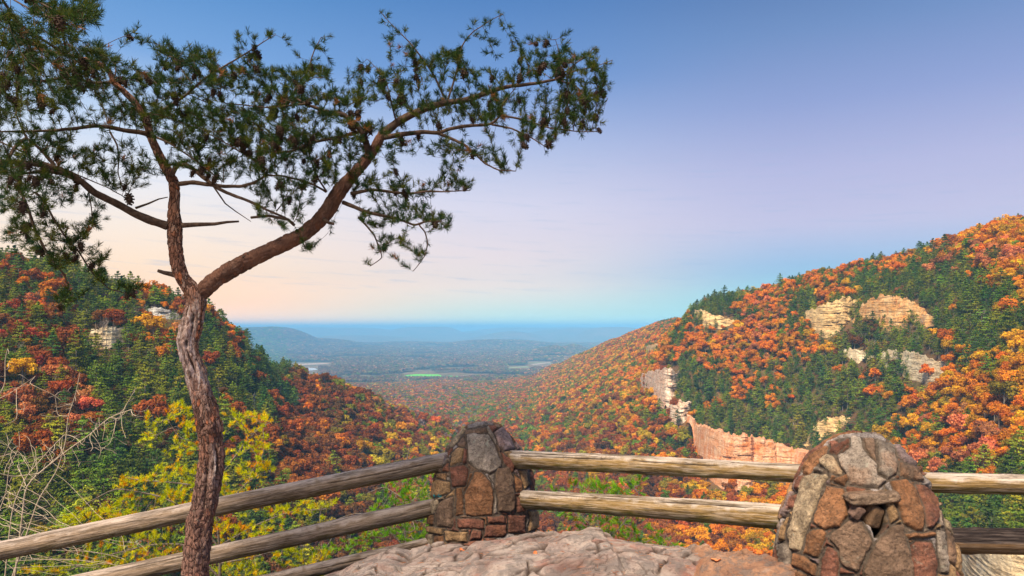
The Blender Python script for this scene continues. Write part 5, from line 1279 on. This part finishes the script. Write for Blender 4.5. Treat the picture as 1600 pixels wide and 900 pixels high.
V, Fs = join([((cv @ np.array(m).T)[:, :3], cq) for m in restc]); rc = obj('pine_cones', mesh('pine_cones', V, Fs, False), mc, pine); rc['kind'] = 'stuff'

# ---------------- bushes and saplings behind the fence
def plant(name, label, cat, limbs, clouds, base, tipr, needle=None, mats=None, seed=1, step=0.05, kill=0.07, cap=0.012, tuftp=0.5, rmax=0.006, wig=0.25, maxit=60, dens=1.6, group=None, upb=0.5, scalepx=None):
    rs = np.random.default_rng(seed); A = []
    for cx, cy, rx, ry, k, D0, dd in clouds:
        for _ in range(int(k*dens)):
            r = math.sqrt(rs.random()); t = rs.uniform(0, 6.28); A.append(P(cx+rx*r*math.cos(t), cy+ry*r*math.sin(t), D0+rs.normal()*dd))
    Pn, par, lmb, n0 = grow(limbs, A, step=step, kill=kill, wig=wig, maxit=maxit, maxd=4)
    rad, kids = twig_radii(Pn, par, n0, tip=tipr, cap=cap)
    root = empty(name, base, label, cat, group); base = np.array(base)
    parts = []
    for pts, r_, _ in limbs:
        q = np.array(pts); L_ = np.concatenate([[0], np.cumsum(np.linalg.norm(np.diff(q, axis=0), axis=1))]); s = np.linspace(0, L_[-1], max(6, 4*len(q)))
        qq = np.stack([np.interp(s, L_, q[:, k]) for k in range(3)], -1); qq[1:-1] = 0.25*qq[:-2]+0.5*qq[1:-1]+0.25*qq[2:]
        parts.append(tube(qq, np.interp(s, L_, r_), 8))
    for c in chains(par, rad, n0):
        pp = Pn[c].copy(); r = rad[c].copy(); r[0] = r[1]
        if len(pp) > 2: pp[1:-1] = 0.25*pp[:-2]+0.5*pp[1:-1]+0.25*pp[2:]
        parts.append(tube(pp, r, 4))
    V, Fs = join(parts); obj('stems', mesh('stems', V-base, Fs), mats[0], root)
    if needle:
        L_, nper, nl, w, cols, spread = needle
        dirv = np.zeros_like(Pn); dirv[n0:] = Pn[n0:]-Pn[par[n0:]]; dirv /= np.linalg.norm(dirv, axis=1, keepdims=True)+1e-9
        m = (np.arange(len(Pn)) >= n0); ti = np.where(m & ((kids == 0) | ((rad < rmax) & (rs.random(len(Pn)) < tuftp))))[0]
        d = dirv[ti]+rs.normal(size=(len(ti), 3))*0.35+[0, 0, upb]
        pick = rs.random(len(ti)); cum = np.cumsum([c[0] for c in cols]); cum = cum/cum[-1]; ci_ = np.searchsorted(cum, pick).clip(0, len(cols)-1)
        col = np.array([c[1] for c in cols])[ci_]
        V, Q, cc = needles(Pn[ti], d, L_, nper, nl, w, seed, col, spread)
        fm_ = mesh('foliage', V-base, Q, False); attr(fm_, 'tint', cc, 'FLOAT_COLOR'); obj('foliage', fm_, mats[1], root)
        print(label, 'tufts', len(ti))
    return root
def LB(pts, w, D0, D1=None): return limb3(pts, (w[0]*LBW, w[1]*LBW), D0, D1)
LBW = 0.5
M_grey_twig = mat_twig('grey_twig', (0.10,0.08,0.065), (0.24,0.20,0.175))
M_pale_twig = mat_twig('pale_bare_twig', (0.30,0.23,0.17), (0.52,0.44,0.35))
M_need_y = mat_needle('bright_needles', 0.45)
YC = [(6,(0.66,0.66,0.01)),(2.5,(0.50,0.56,0.01)),(3,(0.82,0.55,0.01)),(0.8,(0.80,0.33,0.01)),(1.0,(0.20,0.28,0.02))]
D0 = 7.6
plant('pine_sapling', 'yellow green young pine behind the left rails and the leaning trunk', 'young pine',
 [LB([(330,1100),(338,980),(345,880),(338,800),(330,720)], (16,4), D0, D0), LB([(345,860),(300,800),(250,775),(180,762),(130,790)], (7,3), D0, D0-.3), LB([(350,800),(320,760),(270,754),(215,750),(190,745)], (6,3), D0, D0-.2),
  LB([(355,760),(335,710),(305,690),(280,685),(262,655)], (5,2), D0, D0), LB([(362,720),(385,690),(410,665),(425,660)], (5,2), D0, D0), LB([(352,790),(390,750),(420,735),(430,740)], (5,2), D0, D0+.2), LB([(348,850),(400,820),(450,800),(510,795)], (6,2), D0, D0),
  LB([(340,900),(290,850),(240,850),(160,870),(110,890)], (7,3), D0, D0-.4), LB([(345,880),(400,870),(460,850),(500,860)], (6,2), D0, D0+.3)],
 [(252,658,26,10,26,D0,.2),(282,640,22,8,18,D0,.2),(300,665,24,14,30,D0,.2),(240,684,20,8,16,D0,.2),(285,700,26,14,40,D0,.2),(390,655,34,14,50,D0,.2),(410,680,22,8,22,D0,.2),(385,700,36,12,44,D0,.2),(400,735,34,14,56,D0,.25),
  (270,742,46,11,60,D0,.2),(220,755,36,9,40,D0-.1,.2),(300,768,46,11,60,D0,.25),(240,778,50,10,56,D0-.1,.2),(170,805,60,11,66,D0-.2,.2),(130,815,34,8,26,D0-.3,.2),(220,808,50,10,60,D0,.2),(330,740,26,16,40,D0,.3),
  (210,835,80,10,60,D0,.3),(290,800,30,12,36,D0,.3),(380,775,34,12,40,D0,.3),(370,830,50,16,60,D0,.3),(430,800,30,12,30,D0,.2),(470,795,34,8,34,D0,.2),(515,790,12,6,10,D0,.1),(420,845,30,16,34,D0,.3),(240,870,60,14,50,D0,.3),(150,885,40,10,30,D0-.3,.2),(470,870,46,18,60,D0,.3),(380,885,40,16,40,D0,.3),(60,895,40,10,16,D0-.4,.2)],
 P(330,1100,D0), 0.0022, (0.055, 36, 0.036, 0.0046, YC, (0.5,1.3)), (M_grey_twig, M_need_y), 5, dens=1.2, tuftp=0.5, cap=0.016, rmax=0.009)
GC = [(6,(0.17,0.42,0.02)),(3,(0.28,0.46,0.02)),(2,(0.10,0.26,0.02)),(0.7,(0.5,0.30,0.03))]
D1 = 9.0
plant('pine_sapling', 'bright green pine sapling left of the left pillar, behind the rails', 'young pine',
 [LB([(640,1000),(638,900),(632,820),(628,750),(640,700)], (9,3), D1, D1), LB([(636,860),(600,820),(560,800),(530,810)], (5,2), D1, D1), LB([(632,800),(655,770),(670,750)], (4,2), D1, D1+.2), LB([(632,780),(600,760),(575,770)], (4,2), D1, D1)],
 [(640,760,34,22,70,D1,.3),(650,790,26,26,60,D1,.3),(610,800,36,24,80,D1,.3),(640,825,40,22,80,D1,.3),(590,835,30,16,40,D1,.3),(655,850,30,14,36,D1,.3),(520,862,26,8,16,D1,.2),(492,868,8,8,6,D1-.4,.1),(660,745,20,12,22,D1,.2),(560,850,24,14,26,D1,.2)],
 P(640,1000,D1), 0.0022, (0.05, 26, 0.045, 0.0052, GC, (0.4,1.0)), (M_grey_twig, M_need_y), 8, tuftp=0.4, cap=0.012, group='green pine saplings behind the rails')
D2 = 8.4
plant('pine_sapling', 'bright green bushy pine seen between the middle rails', 'young pine',
 [LB([(950,1000),(945,900),(935,820),(930,775)], (9,3), D2, D2), LB([(940,860),(980,810),(1000,770),(1000,745)], (4,1.5), D2, D2), LB([(942,880),(1000,850),(1040,835)], (5,2), D2, D2), LB([(938,840),(905,800),(895,770)], (4,2), D2, D2)],
 [(925,765,28,12,44,D2,.25),(960,770,28,10,36,D2,.25),(900,760,10,10,12,D2,.15),(985,762,20,10,22,D2,.2),(1002,748,10,8,8,D2,.2),(900,800,30,14,26,D2,.25),(950,805,34,14,40,D2,.25),(870,768,10,5,6,D2,.1),(960,830,40,14,50,D2,.25),(1010,840,34,16,40,D2,.25),(1040,855,30,10,22,D2,.2),(985,800,20,12,18,D2,.2),(915,830,30,12,24,D2,.2)],
 P(950,1000,D2), 0.0022, (0.06, 28, 0.055, 0.0046, GC, (0.3,0.8)), (M_grey_twig, M_need_y), 9, tuftp=0.34, cap=0.012, group='green pine saplings behind the rails')
plant('pine_sapling', 'thin leafy green shoots rising beside the left shoulder of the left pillar', 'young pine',
 [LB([(700,1000),(695,850),(700,760),(705,690),(699,677)], (4,2), D1+.6, D1+.6), LB([(672,900),(668,760),(664,735),(661,712)], (3,1.5), D1+.6, D1+.6)],
 [(702,690,5,14,12,D1+.6,.08),(712,700,6,8,6,D1+.6,.08),(690,702,6,6,4,D1+.6,.08),(662,722,5,9,7,D1+.6,.08),(705,715,14,10,12,D1+.6,.1),(674,740,14,14,16,D1+.6,.1)],
 P(700,1000,D1+.6), 0.002, (0.05, 16, 0.045, 0.005, [(3,(0.40,0.50,0.02)),(2,(0.24,0.44,0.02)),(1,(0.6,0.42,0.03))], (0.4,1.1)), (M_grey_twig, M_need_y), 10, tuftp=0.2, group='green pine saplings behind the rails')
D3 = 7.0; LBW = 0.42
plant('bare_shrub', 'leafless pale branched shrub behind the left rails at the frame edge', 'shrub',
 [LB([(10,1000),(30,850),(40,760),(60,740),(85,720),(110,700),(140,680),(170,652),(205,640)], (9,3), D3, D3), LB([(20,900),(60,780),(90,735),(103,690),(106,650),(118,618),(125,582)], (7,2), D3, D3), LB([(0,980),(15,830),(20,790),(40,745),(80,700),(100,680)], (6,3), D3-.3, D3-.2),
  LB([(-40,900),(-10,820),(10,770),(14,730),(30,700)], (6,2), D3-.4, D3-.4), LB([(170,652),(188,655),(196,635),(212,607)], (3,1.5), D3, D3), LB([(106,650),(90,650),(86,618)], (2.5,1.2), D3, D3), LB([(60,740),(20,745),(-20,735)], (4,2), D3, D3-.3), LB([(-30,640),(-5,625),(8,600),(8,560),(12,545)], (5,2), D3-.5, D3-.5), LB([(-5,625),(20,612),(45,595),(55,588)], (3,1.2), D3-.5, D3-.5)],
 [(40,800,60,46,90,D3,.35),(30,860,60,40,70,D3,.3),(120,700,46,34,50,D3,.3),(160,690,44,30,30,D3,.3),(195,655,26,20,20,D3,.2),(212,620,14,16,10,D3,.15),(118,615,14,26,14,D3,.15),(92,640,20,20,12,D3,.2),(150,655,18,14,10,D3,.2),(60,720,60,30,50,D3,.3),(12,700,30,40,30,D3-.3,.3),(10,580,14,32,14,D3-.5,.15),(45,595,16,12,8,D3-.5,.15),(30,640,24,20,6,D3-.5,.2),(190,860,50,30,18,D3,.3),(130,880,50,24,30,D3,.3),(90,840,60,40,40,D3,.3)],
 P(10,1000,D3), 0.0020, None, (M_pale_twig,), 12, step=0.06, kill=0.09, cap=0.010, wig=0.45)

# ================================================================== SKY, AIR, LIGHT, CAMERA
def s2l(c): return tuple(((v/255)/12.92 if v/255 <= 0.04045 else ((v/255+0.055)/1.055)**2.4) for v in c)
w = bpy.data.worlds.new('World'); scene.world = w; w.use_nodes = True
t = w.node_tree; t.nodes.clear()
n = lambda k, **a: (lambda x: ([setattr(x, b, c) for b, c in a.items()], x)[1])(t.nodes.new(k))
L = t.links.new
def mth(op, a, b=0.0):
    x = n('ShaderNodeMath', operation=op)
    for i, v in enumerate((a, b)):
        if hasattr(v, 'links'): L(v, x.inputs[i])
        else: x.inputs[i].default_value = v
    return x.outputs[0]
tc = n('ShaderNodeTexCoord'); sx = n('ShaderNodeSeparateXYZ'); L(tc.outputs['Generated'], sx.inputs[0])
X, Y, Z = sx.outputs
hor = mth('SQRT', mth('ADD', mth('MULTIPLY', X, X), mth('MULTIPLY', Y, Y)))
elev = mth('MULTIPLY', mth('ARCTAN2', Z, hor), 180/math.pi)     # degrees above the horizon
azim = mth('MULTIPLY', mth('ARCTAN2', X, Y), 180/math.pi)        # degrees right of the view axis
def ramp(fac, stops, lo, hi):
    mr = n('ShaderNodeMapRange'); L(fac, mr.inputs[0]); mr.inputs[1].default_value = lo; mr.inputs[2].default_value = hi
    x = n('ShaderNodeValToRGB'); e = x.color_ramp.elements
    while len(e) < len(stops): e.new(0.5)
    for i, (p, c) in enumerate(stops): e[i].position = (p-lo)/(hi-lo); e[i].color = (*c, 1)
    L(mr.outputs[0], x.inputs[0]); return x.outputs[0]
K = s2l
left = ramp(elev, [(-90, (0.05,0.06,0.05)), (-6, (0.16,0.2,0.22)), (-0.5, K((250,208,178))), (2, K((255,208,172))), (4.5, K((254,224,194))), (7.5, K((250,232,216))), (11, K((232,232,238))), (15, K((194,212,238))), (20, K((118,162,216))), (26, K((78,136,196))), (40, K((60,105,165))), (90, K((50,85,140)))], -90, 90)
mid = ramp(elev, [(-90, (0.05,0.06,0.05)), (-6, (0.16,0.2,0.22)), (-0.5, K((150,200,215))), (1.2, K((175,210,218))), (3.5, K((222,215,216))), (6, K((226,214,220))), (10, K((213,210,229))), (15, K((172,186,222))), (20, K((112,150,206))), (26, K((80,126,186))), (40, K((60,100,160))), (90, K((50,85,140)))], -90, 90)
right = ramp(elev, [(-90, (0.05,0.06,0.05)), (-6, (0.16,0.2,0.22)), (-0.5, K((135,195,218))), (2.5, K((132,194,219))), (5.0, K((150,184,220))), (8, K((192,190,220))), (12, K((178,180,217))), (17, K((142,158,206))), (22, K((110,140,190))), (26, K((86,120,173))), (40, K((55,90,145))), (90, K((50,80,130)))], -90, 90)
def smooth(a, b):
    mr = n('ShaderNodeMapRange', interpolation_type='SMOOTHSTEP'); L(azim, mr.inputs[0]); mr.inputs[1].default_value = a; mr.inputs[2].default_value = b; return mr.outputs[0]
def mix(f, a, b, mode='MIX'):
    x = n('ShaderNodeMix', data_type='RGBA', blend_type=mode)
    for s, v in ((0, f), (6, a), (7, b)):
        if hasattr(v, 'links'): L(v, x.inputs[s])
        else: x.inputs[s].default_value = v
    return x.outputs[2]
c = mix(smooth(-30, 2), left, mid); c = mix(smooth(-2, 24), c, right)
# the side of the sky behind the camera returns towards the middle tones
bk = n('ShaderNodeMapRange', interpolation_type='SMOOTHSTEP'); L(Y, bk.inputs[0]); bk.inputs[1].default_value = 0.2; bk.inputs[2].default_value = -0.4
c = mix(bk.outputs[0], c, mid)
# thin wisps of cloud
mp = n('ShaderNodeCombineXYZ'); L(mth('MULTIPLY', azim, 0.10), mp.inputs[0]); L(mth('MULTIPLY', mth('ADD', elev, mth('MULTIPLY', azim, 0.05)), 1.5), mp.inputs[1])
nz = n('ShaderNodeTexNoise'); L(mp.outputs[0], nz.inputs[0]); nz.inputs['Scale'].default_value = 1.6; nz.inputs['Detail'].default_value = 6; nz.inputs['Roughness'].default_value = 0.645
wr = ramp(nz.outputs['Fac'], [(0, (0,0,0)), (0.54, (0,0,0)), (0.68, (1,1,1)), (1, (1,1,1))], 0, 1)
band = ramp(elev, [(-90, (0,0,0)), (2.2, (0,0,0)), (3.6, (1,1,1)), (6, (.5,.5,.5)), (12, (.5,.5,.5)), (17, (0,0,0)), (90, (0,0,0))], -90, 90)
wf = mth('MULTIPLY', mth('MULTIPLY', wr, band), 0.42)
c = mix(wf, c, (*K((150,178,214)), 1))
gl = ramp(elev, [(-90, (0,0,0)), (-2, (1,1,1)), (0.4, (1,1,1)), (1.6, (.45,.45,.45)), (4.0, (.08,.08,.08)), (8, (0,0,0)), (90, (0,0,0))], -90, 90)
br = mix(gl, (1,1,1,1), (2.0,1.6,1.15,1))
c = mix(1.0, c, br, 'MULTIPLY')
sky = n('ShaderNodeTexSky', sky_type='NISHITA'); sky.sun_disc = False
SUN_EL, SUN_AZ = math.radians(56), math.radians(-152)      # left and behind the camera
sky.sun_elevation = SUN_EL; sky.sun_rotation = SUN_AZ
skm = n('ShaderNodeVectorMath', operation='SCALE'); L(sky.outputs[0], skm.inputs[0]); skm.inputs['Scale'].default_value = 0.10
c = mix(0.06, c, skm.outputs[0])
bg = n('ShaderNodeBackground'); L(c, bg.inputs[0]); bg.inputs[1].default_value = 0.645
wo = n('ShaderNodeOutputWorld'); L(bg.outputs[0], wo.inputs[0])
sl = bpy.data.lights.new('sun', 'SUN'); sl.energy = SUN_E; sl.angle = math.radians(20); sl.color = (1.0, 0.83, 0.60)
so = bpy.data.objects.new('sun', sl); C.objects.link(so)
d = Vector((math.sin(SUN_AZ)*math.cos(SUN_EL), math.cos(SUN_AZ)*math.cos(SUN_EL), math.sin(SUN_EL)))
so.rotation_euler = d.to_track_quat('Z', 'Y').to_euler(); so.location = d*50
# haze: one closed box of air
if HAZE:
    x1, y0, y1, z0, z1 = 72000, -300, 46500, float(ZG.min())-2, 130
    V = np.array([(sx_*x1, y, zz) for zz in (z0, z1) for y in (y0, y1) for sx_ in (-1, 1)], float)
    Q = np.array([(0,1,3,2),(4,6,7,5),(0,4,5,1),(2,3,7,6),(0,2,6,4),(1,5,7,3)])
    hm = bpy.data.materials.new('haze_air'); hm.use_nodes = True; ht = hm.node_tree; ht.nodes.clear()
    ho = ht.nodes.new('ShaderNodeOutputMaterial'); pv = ht.nodes.new('ShaderNodeVolumePrincipled')
    pv.inputs['Color'].default_value = (*HAZE_C, 1); pv.inputs['Density'].default_value = HAZE; pv.inputs['Anisotropy'].default_value = -0.35
    ht.links.new(pv.outputs[0], ho.inputs['Volume'])
    tag(obj('haze', mesh('haze', V, Q[:, ::-1], False), hm), 'blue haze filling the valley', 'haze', kind='stuff')
cam = bpy.data.cameras.new('camera'); co = bpy.data.objects.new('camera', cam); C.objects.link(co)
co.location = (0, 0, ZC); co.rotation_euler = (math.pi/2, 0, 0)
cam.sensor_width = 36; cam.lens = F/1600*36; cam.shift_y = (HZ-450)/1600; cam.clip_start = 0.05; cam.clip_end = 120000
scene.camera = co
scene.render.engine = 'CYCLES'
cy = scene.cycles
cy.use_denoising = True; cy.max_bounces = 5; cy.diffuse_bounces = 2; cy.glossy_bounces = 2; cy.transmission_bounces = 3; cy.volume_bounces = 2; cy.transparent_max_bounces = 6
cy.use_adaptive_sampling = True; cy.adaptive_threshold = 0.02; cy.sample_clamp_indirect = 4
try: cy.denoiser = 'OPENIMAGEDENOISE'
except Exception: pass
vs = scene.view_settings; vs.view_transform = 'Standard'; vs.look = 'None'; vs.gamma = 1; vs.use_curve_mapping = False; vs.exposure = EXPOSURE
